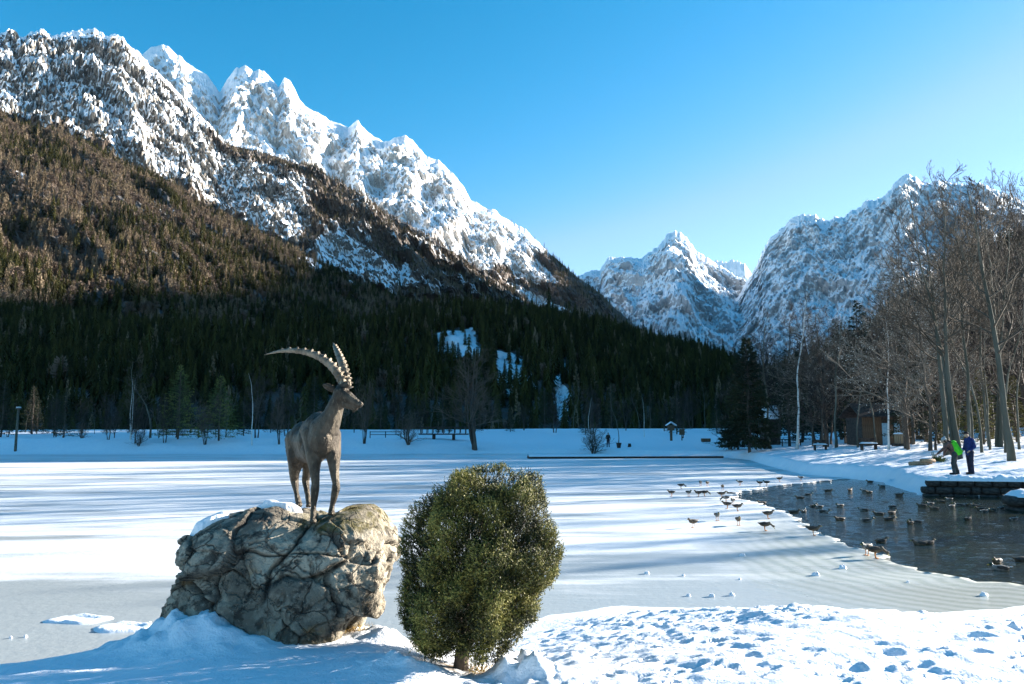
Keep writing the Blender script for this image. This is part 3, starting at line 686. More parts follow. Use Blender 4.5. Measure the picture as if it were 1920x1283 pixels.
TREES = {
 'big': lambda: Bare(1, stems=3, spread=.33, first=.34, dens=.8, r0=.0100, wander=.13).build('bare_tree', B_GREY, T_BROWN),
 'tall': lambda: Bare(2, stems=1, spread=.32, first=.36, dens=.8, r0=.0105, curve=-.003, wander=.09).build('bare_tree', B_GREY, T_BROWN),
 'leafy': lambda: Bare(3, stems=2, spread=.46, first=.14, dens=.95, r0=.0105, wander=.15, leaves=4200, up=.03, twig=1.2).build('bare_tree', B_BROWN, T_WARM, L_DRY),
 'slim': lambda: Bare(4, stems=1, spread=.20, first=.40, dens=.6, r0=.0075, wander=.15).build('bare_tree', B_GREY, T_BROWN),
 'birch': lambda: Bare(5, stems=1, spread=.27, first=.32, dens=.8, r0=.0075, wander=.2, droop=.05).build('birch_tree', B_BIRCH, T_BROWN),
 'dark': lambda: Bare(6, stems=2, spread=.34, first=.15, dens=.95, r0=.010, wander=.15).build('bare_tree', B_DARK, T_DARK),
 'clump': lambda: Bare(7, stems=5, spread=.34, first=.22, dens=.7, r0=.013, wander=.13, up=.1).build('bare_tree', B_DARK, T_RED),
 'bush': lambda: Bare(8, stems=7, spread=.45, first=.08, dens=.6, r0=.016, wander=.2).build('bare_bush', B_DARK, T_RED),
 'spruce': lambda: conifer('spruce_tree', 9, B_DARK, N_DARK, 'spruce', 11000, .23),
 'pine': lambda: conifer('pine_tree', 10, B_BROWN, N_PINE, 'spruce', 6000, .30),
 'olive': lambda: conifer('evergreen_tree', 11, B_BROWN, N_OLIVE, 'spruce', 6000, .24),
 'lean': lambda: Bare(12, stems=2, spread=.24, first=.4, dens=.7, r0=.0085, wander=.1, lean=(-.22, 0), droop=.03).build('birch_tree', B_BIRCH, T_BROWN),
 'fir': lambda: conifer('spruce_tree', 13, B_DARK, N_DARK, 'spruce', 4200, .17),
}
_built = {}
def tree(kind, px, Y, top, label, group=None, rz=None, wide=1.0, cat='tree', xy=None, h=None):
    if kind not in _built: o = TREES[kind](); _built[kind] = o
    else: o = copy_tree(_built[kind])
    if xy is None:
        g = P(px, 800, Y); x, y = g[0], g[1]; z = gz(x, y); h = P(px, top, Y)[2]-z
    else: x, y = xy; z = gz(x, y)
    o.location = (x, y, z-.05); o.rotation_euler = (0, 0, rz if rz is not None else rng.uniform(0, 6.28)); o.scale = (h*wide, h*wide, h)
    for k in ('group',):
        if k in o: del o[k]
    tag(o, label, cat, group); return o
GR = 'tall bare trees on the right bank'; GB = 'dark trees behind the right bank'; GF = 'trees on the far bank'; GE = 'dark trees at the foot of the far wood'
tree('big', 1800, 43.0, 350, 'tall grey bare tree with three stems just behind the standing people', GR, 0.6, .95)
tree('tall', 1772, 45.0, 392, 'tall curving bare tree with greenish trunk left of the three-stemmed tree', GR, 2.4)
tree('tall', 1893, 38.5, 345, 'thick dark bare tree reaching the top right of the picture', GR, 4.0, 1.1)
tree('big', 1862, 50, 340, 'bare tree with fine upright crown against the sky near the right edge', GR, 3.5, .8)
tree('leafy', 1702, 53, 475, 'wide bare tree with pale dry leaves catching the sun over the hut', GR, 1.0, 1.0)
tree('leafy', 1745, 49, 520, 'shorter bushy tree with pale dry leaves beside the curving tree', GR, 3.1, .9)
tree('birch', 1664, 55, 590, 'birch with spotted white trunk in front of the wooden hut', GR, 0.5)
tree('slim', 1838, 45, 540, 'young slim tree just right of the person in the blue jacket', GR, 0.3)
tree('slim', 1853, 46.5, 590, 'young slim tree, second to the right of the person in blue', GR, 1.8)
tree('slim', 1882, 44, 520, 'young slim tree with pale stem near the right edge', GR, 2.9)
tree('slim', 1908, 46, 560, 'young slim tree at the very right edge', GR, 4.4)
tree('slim', 1822, 52, 500, 'slim pale tree behind the person in the blue jacket', GR, 5.2)
tree('olive', 1842, 57, 690, 'yellow green evergreen lit between the slim trunks', GR, 1.0, 1.2)
tree('olive', 1785, 60, 730, 'low olive evergreen behind the curving bare tree', GR, 2.0, 1.5)
tree('olive', 1905, 62, 700, 'yellow green evergreen by the right edge', GR, 3.0, 1.2)
tree('slim', 1566, 66, 585, 'thin dark leaning bare tree left of the hut', GR, 2.2, 1.3)
tree('birch', 1492, 72, 548, 'pale thin birch with open crown against the snowy massif', GR, 1.4, 1.1)
tree('slim', 1440, 80, 590, 'small bare tree beside the dark spruce against the snow', GR, 1.9, 1.3)
tree('spruce', 1405, 74, 630, 'dark pointed spruce at the end of the right bank', GR, 0.0, 1.0)
tree('spruce', 1383, 82, 700, 'shorter dark spruce left of the pointed spruce', GR, 1.0, 1.1)
LATE_B = []; LATE_E = []
for i, (px, Y, top, k) in enumerate([(1460, 92, 600, 'dark'), (1530, 88, 575, 'dark'), (1550, 78, 590, 'leafy'), (1590, 80, 620, 'dark'), (1618, 72, 560, 'fir'), (1640, 85, 600, 'dark'), (1655, 66, 590, 'dark'), (1690, 78, 560, 'dark'), (1720, 90, 520, 'leafy'), (1735, 70, 560, 'fir'),
                                     (1760, 85, 500, 'dark'), (1800, 75, 480, 'leafy'), (1830, 90, 450, 'dark'), (1860, 80, 440, 'fir'), (1890, 68, 380, 'dark'), (1915, 85, 400, 'dark'), (1505, 96, 620, 'fir'), (1575, 98, 600, 'fir'), (1430, 100, 640, 'dark'), (1680, 98, 560, 'fir'),
                                     (1400, 96, 650, 'dark'), (1782, 68, 520, 'dark'), (1606, 62, 640, 'slim'), (1545, 70, 640, 'dark'), (1710, 62, 600, 'fir'), (1930, 60, 350, 'dark'), (1480, 86, 650, 'fir'), (1522, 75, 700, 'slim'), (1640, 62, 650, 'slim'), (1765, 62, 600, 'dark')]):
    LATE_B.append((px, k, tree(k, px, Y, top, {'dark': 'dark bare tree in the dense row behind the right bank', 'leafy': 'bare tree with pale dry leaves in the row behind the right bank', 'fir': 'dark spruce standing among the bare trees of the right bank', 'slim': 'thin bare trunk in the shaded row left of the hut'}[k], GB, None, 1.1)))
# trees beyond the right edge of the picture, whose shadows stripe the ice
for i, (x, y, h, k) in enumerate([(46, 41, 15, 'slim'), (44, 36.5, 12.5, 'fir'), (47, 35, 14, 'tall'), (49, 47, 16, 'slim'), (52, 33, 12, 'birch'), (56, 54, 17, 'tall'), (38, 47, 13, 'slim'), (42, 54, 13, 'fir'), (42, 62, 15, 'slim'), (62, 60, 17, 'slim'), (48, 68, 16, 'slim'), (58, 40, 14, 'slim'), (54, 44, 16, 'birch'), (49, 52, 15, 'slim'), (40, 43, 12, 'slim'), (60, 50, 17, 'tall'), (52, 60, 15, 'fir'), (45, 34.4, 12, 'fir'), (47, 38.2, 13, 'birch')]):
    tree(k, 0, 0, 0, 'bare lakeside tree beyond the right edge of the picture' if k != 'fir' else 'lakeside spruce beyond the right edge of the picture', 'lakeside trees to the right', None, .9, xy=(x, y), h=h)
# far bank
tree('pine', 335, 98, 682, 'tall green pine on the far bank, leftmost of the two sunlit pines', GF, 0.4)
tree('pine', 411, 96.5, 702, 'green pine with broad crown between the tall pine and the birch', GF, 2.2, 1.15)
tree('birch', 474, 95, 698, 'white stemmed birch standing alone on the far bank', GF, 0.2)
tree('lean', 245, 96.5, 708, 'forked pale birch leaning left on the far bank', GF, 0.0)
tree('slim', 283, 100, 676, 'frosty bare tree left of the tall green pine', GF, 1.2, 1.8)
tree('dark', 256, 95, 745, 'dark bushy bare tree at the foot of the leaning birch', GF, 0.9)
tree('dark', 205, 97, 735, 'dark bare tree left of the leaning birch', GF, 2.0)
tree('dark', 310, 96, 740, 'dark twiggy tree left of the tall pine trunk', GF, 3.0)
tree('clump', 386, 95, 750, 'many stemmed bare tree below the broad pine', GF, 2.0, .9)
tree('clump', 525, 96, 742, 'reddish twiggy tree right of the birch on the far bank', GF, 1.0, .9)
tree('slim', 572, 94, 748, 'thin bare tree just behind the rump of the ibex statue', GF, 2.0, 1.4)
tree('clump', 683, 96, 712, 'bare fan shaped tree right of the ibex head on the far bank', GF, 3.1, .8)
tree('clump', 893, 95.5, 664, 'large reddish bare tree with several trunks in the middle of the far bank', GF, 0.5, 1.35)
tree('slim', 1160, 104, 735, 'thin bare sapling near the far standing person', GF, 0.0, 1.2)
tree('birch', 1208, 122, 740, 'thin pale birch before the dark wood right of the sapling', GF, 0.0)
tree('birch', 1102, 124, 745, 'thin pale birch before the dark wood above the brush pile', GF, 2.0)
tree('dark', 1280, 116, 735, 'grey bare tree behind the snow capped bird table', GF, 1.0)
tree('fir', 103, 118, 735, 'small snowy spruce at the left of the far bank', GF, 1.0, 1.5)
tree('fir', 60, 124, 722, 'dark spruce near the left edge of the far bank', GF, 2.0, 1.5)
tree('bush', 766, 96, 770, 'reddish brown bush leaning over the snow by the footbridge', GF, .4, 1.3, cat='bush')
tree('bush', 1112, 93.5, 790, 'brown brush pile bush poking from the snow on the far bank', GF, 1.4, 1.5, cat='bush')
tree('bush', 1368, 84, 775, 'thicket of thin bare twigs at the tip of the right bank', GF, 2.4, 1.6, cat='bush')
tree('bush', 262, 94, 800, 'low dark scrub at the foot of the leaning birch', GF, 3.4, 1.4, cat='bush')
tree('bush', 155, 100, 790, 'low dark scrub on the left part of the far bank', GF, .8, 1.3, cat='bush')
for i in range(56):
    px = -30+i*25.5+rng.uniform(-9, 9); k = ['dark', 'fir', 'dark', 'slim', 'fir'][i % 5]
    left = px < 620
    LATE_E.append((px, k, tree(k, px, rng.uniform(104, 135) if left else rng.uniform(128, 165), rng.uniform(700, 760) if left else rng.uniform(715, 765), 'x', GE, None, 1.2)))
ORD = ['first', 'second', 'third', 'fourth', 'fifth', 'sixth', 'seventh', 'eighth', 'ninth', 'tenth', 'eleventh', 'twelfth', 'thirteenth', 'fourteenth', 'fifteenth', 'sixteenth', 'seventeenth', 'eighteenth', 'nineteenth', 'twentieth', 'twenty-first', 'twenty-second', 'twenty-third', 'twenty-fourth', 'twenty-fifth', 'twenty-sixth']
def ordinal_labels(rows, text):
    cnt = {}
    for px, k, o in sorted(rows, key=lambda r: r[0]):
        c = cnt.get(k, 0); cnt[k] = c+1; o['label'] = text[k] % ORD[c]
ordinal_labels(LATE_B, {'dark': 'dark bare tree, %s from the left in the dense row behind the right bank', 'leafy': 'pale leaved bare tree, %s of its kind from the left behind the right bank', 'fir': 'dark spruce, %s from the left among the bare trees behind the right bank', 'slim': 'thin bare trunk, %s from the left in the shaded row near the hut'})
ordinal_labels(LATE_E, {'dark': 'dark bare tree, %s from the left at the foot of the far wood', 'fir': 'dark spruce, %s from the left at the foot of the far wood', 'slim': 'thin bare trunk, %s from the left at the foot of the far wood'})
# ------------------------------------------------------------------ bodies: many tapering limbs melted into one skin
def sphere_pts(n=2):
    bm = bmesh.new(); bmesh.ops.create_icosphere(bm, subdivisions=n, radius=1)
    V = np.array([v.co[:] for v in bm.verts]); Fc = np.array([[v.index for v in f.verts] for f in bm.faces]); bm.free(); return V, Fc
SV, SF = sphere_pts(2); SV3, SF3 = sphere_pts(3)
def melt(name, shapes, voxel, mat, parent=None, smooth=6, post=None):
    """shapes: ('c', p0, p1, r0, r1) capsule, or ('e', centre, radii, (rx,ry,rz)) ellipsoid"""
    ps = []
    for s in shapes:
        if s[0] == 'c':
            p0, p1 = np.array(s[1], float), np.array(s[2], float); L = np.linalg.norm(p1-p0); rm = min(s[3], s[4]); n = max(2, int(L/(rm*.35))+1)
            for t in np.linspace(0, 1, n): ps.append((SV*(s[3]+(s[4]-s[3])*t)+p0+(p1-p0)*t, SF))
        else:
            R = np.array(Matrix.Rotation(s[3][2], 3, 'Z') @ Matrix.Rotation(s[3][1], 3, 'Y') @ Matrix.Rotation(s[3][0], 3, 'X')) if len(s) > 3 else np.eye(3)
            ps.append(((SV3*np.array(s[2])) @ R.T+np.array(s[1]), SF3))
    V, Fc = merge(ps); me = mesh_np(name+'_raw', V, Fc)
    tmp = link(name+'_raw', me); m = tmp.modifiers.new('r', 'REMESH'); m.mode = 'VOXEL'; m.voxel_size = voxel
    if smooth: q = tmp.modifiers.new('s', 'SMOOTH'); q.factor = .5; q.iterations = smooth
    dg = bpy.context.evaluated_depsgraph_get(); dg.update(); out = bpy.data.meshes.new_from_object(tmp.evaluated_get(dg)); out.name = name
    bpy.data.objects.remove(tmp); bpy.data.meshes.remove(me)
    for p in out.polygons: p.use_smooth = True
    out.materials.clear(); out.materials.append(mat)
    if post:
        co = np.empty(len(out.vertices)*3, np.float32); out.vertices.foreach_get('co', co); nn = np.empty_like(co); out.vertices.foreach_get('normal', nn)
        co = post(co.reshape(-1, 3).astype(float), nn.reshape(-1, 3).astype(float)); out.vertices.foreach_set('co', co.astype(np.float32).ravel()); out.update()
    return link(name, out, parent)

# ------------------------------------------------------------------ the boulder
def mat_rock():
    t = NT('boulder_stone'); p = t.obj()
    n1 = t.noise(p, 2.2, 8, .62, .3); n2 = t.noise(p, 9, 8, .65); n3 = t.noise(p, 34, 6, .7)
    c = t.mix(t.step(n1, .36, .64), (.15, .13, .10), (.46, .405, .31)); c = t.mix(t.math('MULTIPLY', t.step(n2, .50, .62), .8), c, (.035, .03, .025))
    c = t.mix(t.math('MULTIPLY', t.step(n3, .56, .70), .6), c, (.42, .37, .29))
    c = t.mix(t.math('MULTIPLY', t.attr('crack'), .85), c, (.035, .03, .026))
    cv = t.step(t.node('ShaderNodeTexVoronoi', 0, {'feature': 'DISTANCE_TO_EDGE'}, Vector=t.node('ShaderNodeVectorMath', 0, {'operation': 'ADD'}, _0=p, _1=t.node('ShaderNodeVectorMath', 0, {'operation': 'SCALE'}, _0=t.node('ShaderNodeTexNoise', 1, Vector=p, Scale=5.0, Detail=6.0), Scale=.22)), Scale=4.2), .035, .0)
    c = t.mix(t.math('MULTIPLY', cv, t.math('MULTIPLY', t.step(t.noise(p, 3.1, 4), .50, .62), .8)), c, (.03, .026, .022))
    ox = t.noise(t.map(p, (1, 1, 1), loc=(3, 1, 2)), 3.2, 4, .6)
    c = t.mix(t.math('MULTIPLY', t.step(ox, .60, .70), .55), c, (.33, .20, .08))
    c = t.mix(t.math('MULTIPLY', t.attr('moss'), t.step(n2, .35, .6)), c, (.10, .085, .02))
    h = t.math('ADD', t.math('MULTIPLY', t.rmf(p, 5.5, 9, .72), 1.0), t.math('MULTIPLY', n3, .5)); h = t.math('SUBTRACT', h, t.math('MULTIPLY', cv, .5))
    return t.out(c, .85, .25, t.bump(h, .06, 1.0))
RO = np.array([P(525, 1085, 6.75)[0], 6.75, P(525, 1085, 6.75)[2]])
SIL = [(356, 1200), (352, 1150), (350, 1110), (350, 1060), (350, 1012), (364, 998), (380, 990), (415, 972), (455, 966), (485, 955), (520, 950), (550, 956), (580, 964), (600, 972), (625, 968), (645, 956), (680, 955), (702, 966), (718, 990), (733, 1022), (743, 1046), (731, 1064), (722, 1100), (712, 1126), (692, 1150), (674, 1180), (668, 1210), (640, 1245), (560, 1262), (450, 1258), (390, 1245), (362, 1225)]
def boulder():
    bm = bmesh.new(); bmesh.ops.create_icosphere(bm, subdivisions=8, radius=1)
    D = np.array([v.co[:] for v in bm.verts]); Fc = np.array([[v.index for v in f.verts] for f in bm.faces]); bm.free()
    L = np.array([P(x, y, 6.75)-RO for x, y in SIL]); th = np.arctan2(L[:, 2], L[:, 0]); rr = np.hypot(L[:, 0], L[:, 2]); o = np.argsort(th); th = th[o]; rr = rr[o]
    th = np.concatenate([th-2*np.pi, th, th+2*np.pi]); rr = np.tile(rr, 3)
    ph = np.arctan2(D[:, 2], D[:, 0]); R = np.interp(ph, th, rr); c = np.hypot(D[:, 0], D[:, 2]); s = D[:, 1]
    cc = c**.62; dep = np.where(s < 0, -np.abs(s)**.75*.62, np.abs(s)**.8*.72)
    V = np.stack([np.cos(ph)*R*cc, dep, np.sin(ph)*R*cc], 1)
    # the front face leans: top pulled back, belly pushed out, undercut at the foot on the right
    V[:, 1] += .16*V[:, 2]/.6*(s < .3) - .10*np.exp(-((V[:, 2]+.05)/.25)**2)*(s < 0)
    # flat top where the statue stands
    topm = sst(.3, .5, V[:, 2])
    N = V/np.linalg.norm(V, axis=1)[:, None]
    q = V*1.0
    w = np.stack([fbm(q[:, 0]*2, q[:, 1]*2, q[:, 2]*2, o=3), fbm(q[:, 0]*2+9, q[:, 1]*2, q[:, 2]*2+4, o=3), fbm(q[:, 0]*2, q[:, 1]*2+7, q[:, 2]*2-5, o=3)], 1)
    qq = q+.16*w
    rr_ = np.random.default_rng(12)
    def cells(n, seed, sz=1.0):
        r = np.random.default_rng(seed); C = r.uniform(-1.1, 1.1, (n, 3))*np.array([1, .8, .7]); T = r.normal(0, 1, (n, 3))
        d = np.linalg.norm(qq[:, None, :]*np.array([1, .8, 1.25])-C[None], axis=2); k = np.argsort(d, 1)[:, :2]; i = np.arange(len(d)); d1 = d[i, k[:, 0]]; d2 = d[i, k[:, 1]]
        pl = ((qq-C[k[:, 0]])*T[k[:, 0]]).sum(1); off = r.normal(0, 1, n)[k[:, 0]]
        return d2-d1, pl, off
    e1, pl1, of1 = cells(26, 5); e2, pl2, of2 = cells(120, 6)
    disp = .026*of1+.24*np.clip(pl1, -.45, .45)*.5+.012*of2+.12*np.clip(pl2, -.3, .3)
    cr1 = np.exp(-(e1/.012)**2); cr2 = np.exp(-(e2/.009)**2)*sst(-.05, .25, fbm(q[:, 0]*1.5, q[:, 1]*1.5, q[:, 2]*1.5, o=2))
    # two long fissures seen on the front
    f1 = np.exp(-((qq[:, 0]*.75+qq[:, 2]*.9+.33)/.022)**2)*sst(.3, -.1, qq[:, 0])*(s < .2); f2 = np.exp(-((qq[:, 0]*-.9+qq[:, 2]*.55+.05)/.018)**2)*sst(-.15, .0, qq[:, 2])*(s < .2)
    disp += -.035*cr1-.018*cr2-.06*f1-.05*f2
    disp += .024*fbm(q[:, 0]*5, q[:, 1]*5, q[:, 2]*5, o=7, g=.7)++.028*(ridged(q[:, 0]*9, q[:, 1]*9, q[:, 2]*9, o=4)-.5)
    disp *= np.where(topm > 0, 1-.55*topm, 1)
    V = V+N*disp[:, None]
    V[:, 2] = np.where(V[:, 2] > 0, V[:, 2]-.0, V[:, 2])
    moss = np.clip(sst(-.25, -.5, V[:, 2])*sst(-.2, .4, V[:, 0])+.8*sst(.38, .46, V[:, 2])*sst(.15, .3, V[:, 0]), 0, 1)
    me = mesh_np('boulder', V, Fc, mat_rock(), True, {'crack': np.clip(cr1+cr2*.8+f1+f2, 0, 1), 'moss': moss})
    o = link('boulder', me); o.location = RO; return o, V+RO
BOULDER, RV = boulder()
tag(BOULDER, 'big cracked grey brown boulder carrying the ibex statue', 'boulder')
def rock_top(x, y):
    d = np.hypot(RV[:, 0]-x, RV[:, 1]-y); k = d < .06
    return float(RV[k, 2].max()) if k.any() else RO[2]+.5
# snow left lying in the hollow at the upper left and on the top
def snow_patch(cx, cy, rx, ry, rz, th, seed):
    n = 46; U, Vv = np.meshgrid(np.linspace(-1, 1, n), np.linspace(-1, 1, n), indexing='ij')
    x = cx+U*rx; y = cy+Vv*ry; c, s_ = math.cos(rz), math.sin(rz); X = cx+(U*rx*c-Vv*ry*s_); Y = cy+(U*rx*s_+Vv*ry*c)
    Z = np.array([[rock_top(a, b) for a, b in zip(r1, r2)] for r1, r2 in zip(X, Y)])
    Zs = Z.copy()
    for _ in range(3):
        Zs[1:-1, 1:-1] = (Zs[1:-1, 1:-1]*2+Zs[2:, 1:-1]+Zs[:-2, 1:-1]+Zs[1:-1, 2:]+Zs[1:-1, :-2])/6
    q = np.sqrt(U**2+Vv**2)+.35*fbm(U*2+seed, Vv*2, seed, o=4); h = th*sst(1.0, .6, q)-.06*sst(.7, 1.0, q)
    return mesh_np('snow_patch', np.stack([X-RO[0], Y-RO[1], Zs+h-RO[2]], -1).reshape(-1, 3), grid_faces(n, n), M_SNOW, True, {'dirt': np.zeros(n*n)})
for k, a in enumerate([(P(405, 985, 6.75)[0], 6.62, .17, .13, .25, .035, 1), (P(530, 950, 6.9)[0], 6.84, .22, .10, -.1, .03, 2)]):
    link('snow_patch', snow_patch(*a), BOULDER)
# dry grass at the foot, right
def tuft(name, n, cx, cy, cz, sx, sy, h, mat, parent=None, seed=0, tri=True):
    r = np.random.default_rng(seed); T = []
    for i in range(n):
        b = np.array([cx+r.normal(0, sx), cy+r.normal(0, sy), cz]); d = norm(np.array([r.normal(0, .6), r.normal(0, .6), 1]))*h*r.uniform(.4, 1.2); w = norm(np.cross(d, r.normal(size=3)))*.0025
        T.append([b-w, b+w, b+d])
    V = np.array(T).reshape(-1, 3); return link(name, mesh_np(name, V, np.arange(len(V)).reshape(-1, 3), mat, False), parent)
M_DRY = simple('dry_grass', (.28, .17, .06), (.50, .36, .14), 6, .9)
gp = P(650, 1222, 6.35); tag(tuft('dry_grass', 420, gp[0], 6.42, near_z(gp[0], 6.42)-.01, .09, .05, .085, M_DRY, seed=2), kind='stuff')
tag(tuft('bush_litter', 900, -.30, 5.95, near_z(-.3, 5.95)-.01, .17, .08, .05, M_DRY, seed=3), kind='stuff')

# ------------------------------------------------------------------ ibex statue
def mat_bronze(name='statue_bronze', k=.30):
    t = NT(name); p = t.obj(); n = t.noise(p, 7, 6, .6); f = t.noise(t.map(p, (1, 1, .35)), 60, 5, .65); g = t.noise(p, 150, 3)
    c = t.mix(t.step(n, .35, .65), (.10*k, .080*k, .058*k), (.30*k, .25*k, .185*k)); c = t.mix(t.math('MULTIPLY', t.step(f, .55, .75), .5), c, (.95*k, .80*k, .58*k))
    r = t.node('ShaderNodeMix', 0, {'data_type': 'FLOAT'}, _0=n, _2=.36, _3=.58)
    return t.out(c, r, .5, t.bump(t.math('ADD', f, t.math('MULTIPLY', g, .4)), .014, .9), .72)
BRONZE = mat_bronze(); HORN = mat_bronze('horn_bronze', .75)
IX = P(605, 971, 6.5)[0]; IZ = P(605, 971, 6.5)[2]
IO = np.array([IX, 6.5, IZ])
def I(px, py, dy=0.0): return P(px, py, 6.5+dy)-IO
def ibex():
    root = empty('ibex_statue', IO)
    tag(root, 'bronze ibex statue with huge ridged horns standing on the boulder', 'statue')
    hz = lambda px, dy: rock_top(IO[0]+I(px, 970, dy)[0], 6.5+dy)-IO[2]
    A0 = I(587, 968, -.06); B0 = I(621, 966, .02); C0 = I(560, 951, .50); D0 = I(579, 954, .56)
    for p, pxx in ((A0, 0), (B0, 0), (C0, 0), (D0, 0)): p[2] = rock_top(IO[0]+p[0], IO[1]+p[1])-IO[2]+.004
    c = lambda a, b, r0, r1: ('c', a, b, r0, r1)
    S = []
    ch = I(606, 822, .02); sh = I(600, 800, .10); mid = I(588, 822, .30); rump = I(571, 828, .55)
    S += [('e', ch, (.118, .14, .165)), ('e', sh+np.array([0, .02, -.03]), (.11, .16, .15)), c(sh, I(586, 812, .34), .125, .118), c(mid+np.array([0, 0, -.03]), rump, .145, .135), ('e', I(573, 822, .54), (.14, .16, .15)),
          c(I(590, 845, .22), I(575, 846, .42), .115, .105)]
    # neck and head
    n0 = I(608, 806, .0); n1 = I(622, 782, -.03); n2 = I(634, 752, -.05); sk = I(640, 737, -.06)
    S += [c(n0, n1, .118, .082), c(n1, n2, .082, .062), c(n2, sk, .062, .058), ('e', sk+np.array([.0, 0, .0]), (.066, .055, .06)), c(I(646, 742, -.07), I(663, 752, -.10), .054, .036), c(I(663, 752, -.10), I(675, 759, -.12), .034, .025), ('e', I(677, 758, -.125), (.020, .021, .022)),
          c(I(646, 756, -.07), I(668, 766, -.11), .036, .018), c(I(640, 727, -.05), I(651, 722, -.06), .04, .034), ('e', I(655, 737, -.095), (.018, .014, .012)), c(I(668, 767, -.11), I(661, 773, -.10), .014, .006)]
    # front legs
    def leg(pts, rad):
        for (a, b), (r0, r1) in zip(zip(pts[:-1], pts[1:]), zip(rad[:-1], rad[1:])): S.append(c(a, b, r0, r1))
    leg([I(586, 815, .06), I(589, 850, .0), I(590, 880, -.03), I(592, 908, -.05), I(590, 918, -.05), I(588, 950, -.055), A0+np.array([0, 0, .03])], [.09, .070, .042, .030, .034, .019, .024])
    leg([I(622, 815, .06), I(625, 850, .02), I(627, 880, .0), I(630, 906, -.01), I(630, 916, .0), I(623, 948, .02), B0+np.array([0, 0, .03])], [.075, .062, .040, .030, .034, .019, .024])
    leg([I(558, 825, .55), I(556, 858, .50), I(552, 884, .54), I(552, 900, .58), I(556, 925, .53), C0+np.array([0, 0, .03])], [.11, .082, .046, .034, .022, .025])
    leg([I(584, 825, .58), I(582, 858, .56), I(576, 884, .62), I(573, 900, .66), I(577, 928, .60), D0+np.array([0, 0, .03])], [.09, .075, .042, .032, .022, .025])
    for h, yaw in ((A0, 0), (B0, .1), (C0, 0), (D0, 0)):
        S += [('e', h+np.array([.006, -.012, .018]), (.026, .036, .020)), ('e', h+np.array([-.010, -.014, .012]), (.014, .030, .014)), ('e', h+np.array([.016, -.014, .012]), (.014, .030, .014))]
    S += [c(I(556, 800, .68), I(550, 815, .74), .026, .012)]          # tail
    def post(v, n):
        d = .004*ridged(v[:, 0]*26, v[:, 1]*26, v[:, 2]*9, o=3)+.006*fbm(v[:, 0]*10, v[:, 1]*10, v[:, 2]*5, o=4)
        return v+n*d[:, None]
    body = melt('body', S, .0072, BRONZE, root, 5, post)
    # horns
    def horn(pts, r0, flat_up, knobs):
        P0 = np.array(pts); t = np.linspace(0, 1, len(P0)); T = np.linspace(0, 1, 150)
        C = np.stack([np.interp(T, t, P0[:, k]) for k in range(3)], 1)
        for _ in range(60): C[1:-1] = (C[1:-1]*2+C[2:]+C[:-2])/4
        d = np.gradient(C, axis=0); d /= np.linalg.norm(d, axis=1)[:, None]; up = flat_up-(d @ flat_up)[:, None]*d; up /= np.linalg.norm(up, axis=1)[:, None]; sd = np.cross(d, up)
        base = r0*(1-T**1.9)**.8*.92+.003; ph = (T/.86)*knobs; kn = np.where(T < .86, np.clip(np.cos(2*np.pi*ph), 0, 1)**1.5, 0)*(1-T*.45)
        th = np.arange(16)*2*np.pi/16; k = 16; rad = base[:, None]*(1+0*th); front = np.clip(np.cos(th), 0, 1)**1.2
        rad = rad+r0*.42*kn[:, None]*front[None]+r0*.16*kn[:, None]
        V = (C[:, None]+(up[:, None]*np.cos(th)[None, :, None]+sd[:, None]*.78*np.sin(th)[None, :, None])*rad[..., None]).reshape(-1, 3)
        n = len(C); i, j = np.meshgrid(np.arange(n-1), np.arange(k), indexing='ij'); jn = (j+1) % k
        Q = np.stack([i*k+j, i*k+jn, (i+1)*k+jn, (i+1)*k+j], -1).reshape(-1, 4); m = len(V)
        Tt = np.array([[(n-1)*k+q, (n-1)*k+(q+1) % k, m] for q in range(k)]+[[(q+1) % k, q, m+1] for q in range(k)])
        return mesh_np('horn', np.concatenate([V, [C[-1]+d[-1]*.01, C[0]]]), [Q, Tt], HORN)
    link('horn', horn([I(645, 728, -.05), I(641, 712, -.05), I(632, 698, -.04), I(618, 682, -.03), I(600, 669, -.01), I(578, 661, .01), I(553, 657, .03), I(525, 658, .05), I(497, 665, .07)], .036, np.array([.55, 0, .85]), 13), root)
    link('horn', horn([I(652, 728, -.03), I(650, 712, -.02), I(646, 697, .0), I(641, 682, .05), I(636, 669, .12), I(631, 658, .22), I(627, 649, .33), I(625, 643, .44)], .034, np.array([.9, -.35, .35]), 12), root)
    # ear: a cupped leaf
    e0 = I(629, 733, -.03); e1 = I(606, 721, -.04); ax = e1-e0; L = np.linalg.norm(ax); ax /= L; upv = norm(np.array([.15, -.35, 1])); sd = norm(np.cross(ax, upv)); upv = np.cross(sd, ax)
    n, k = 14, 9; V = []
    for i in range(n):
        t = i/(n-1); w = .026*math.sin(math.pi*min(1, (t*.88+.10)))**.7
        for j in range(k):
            s_ = (j/(k-1)-.5)*2; V.append(e0+ax*L*t+upv*w*s_+sd*(w*.55*(s_*s_))-0)
    em = link('ear', mesh_np('ear', V, grid_faces(n, k), BRONZE), root); em.modifiers.new('t', 'SOLIDIFY').thickness = .008
    return root
ibex()

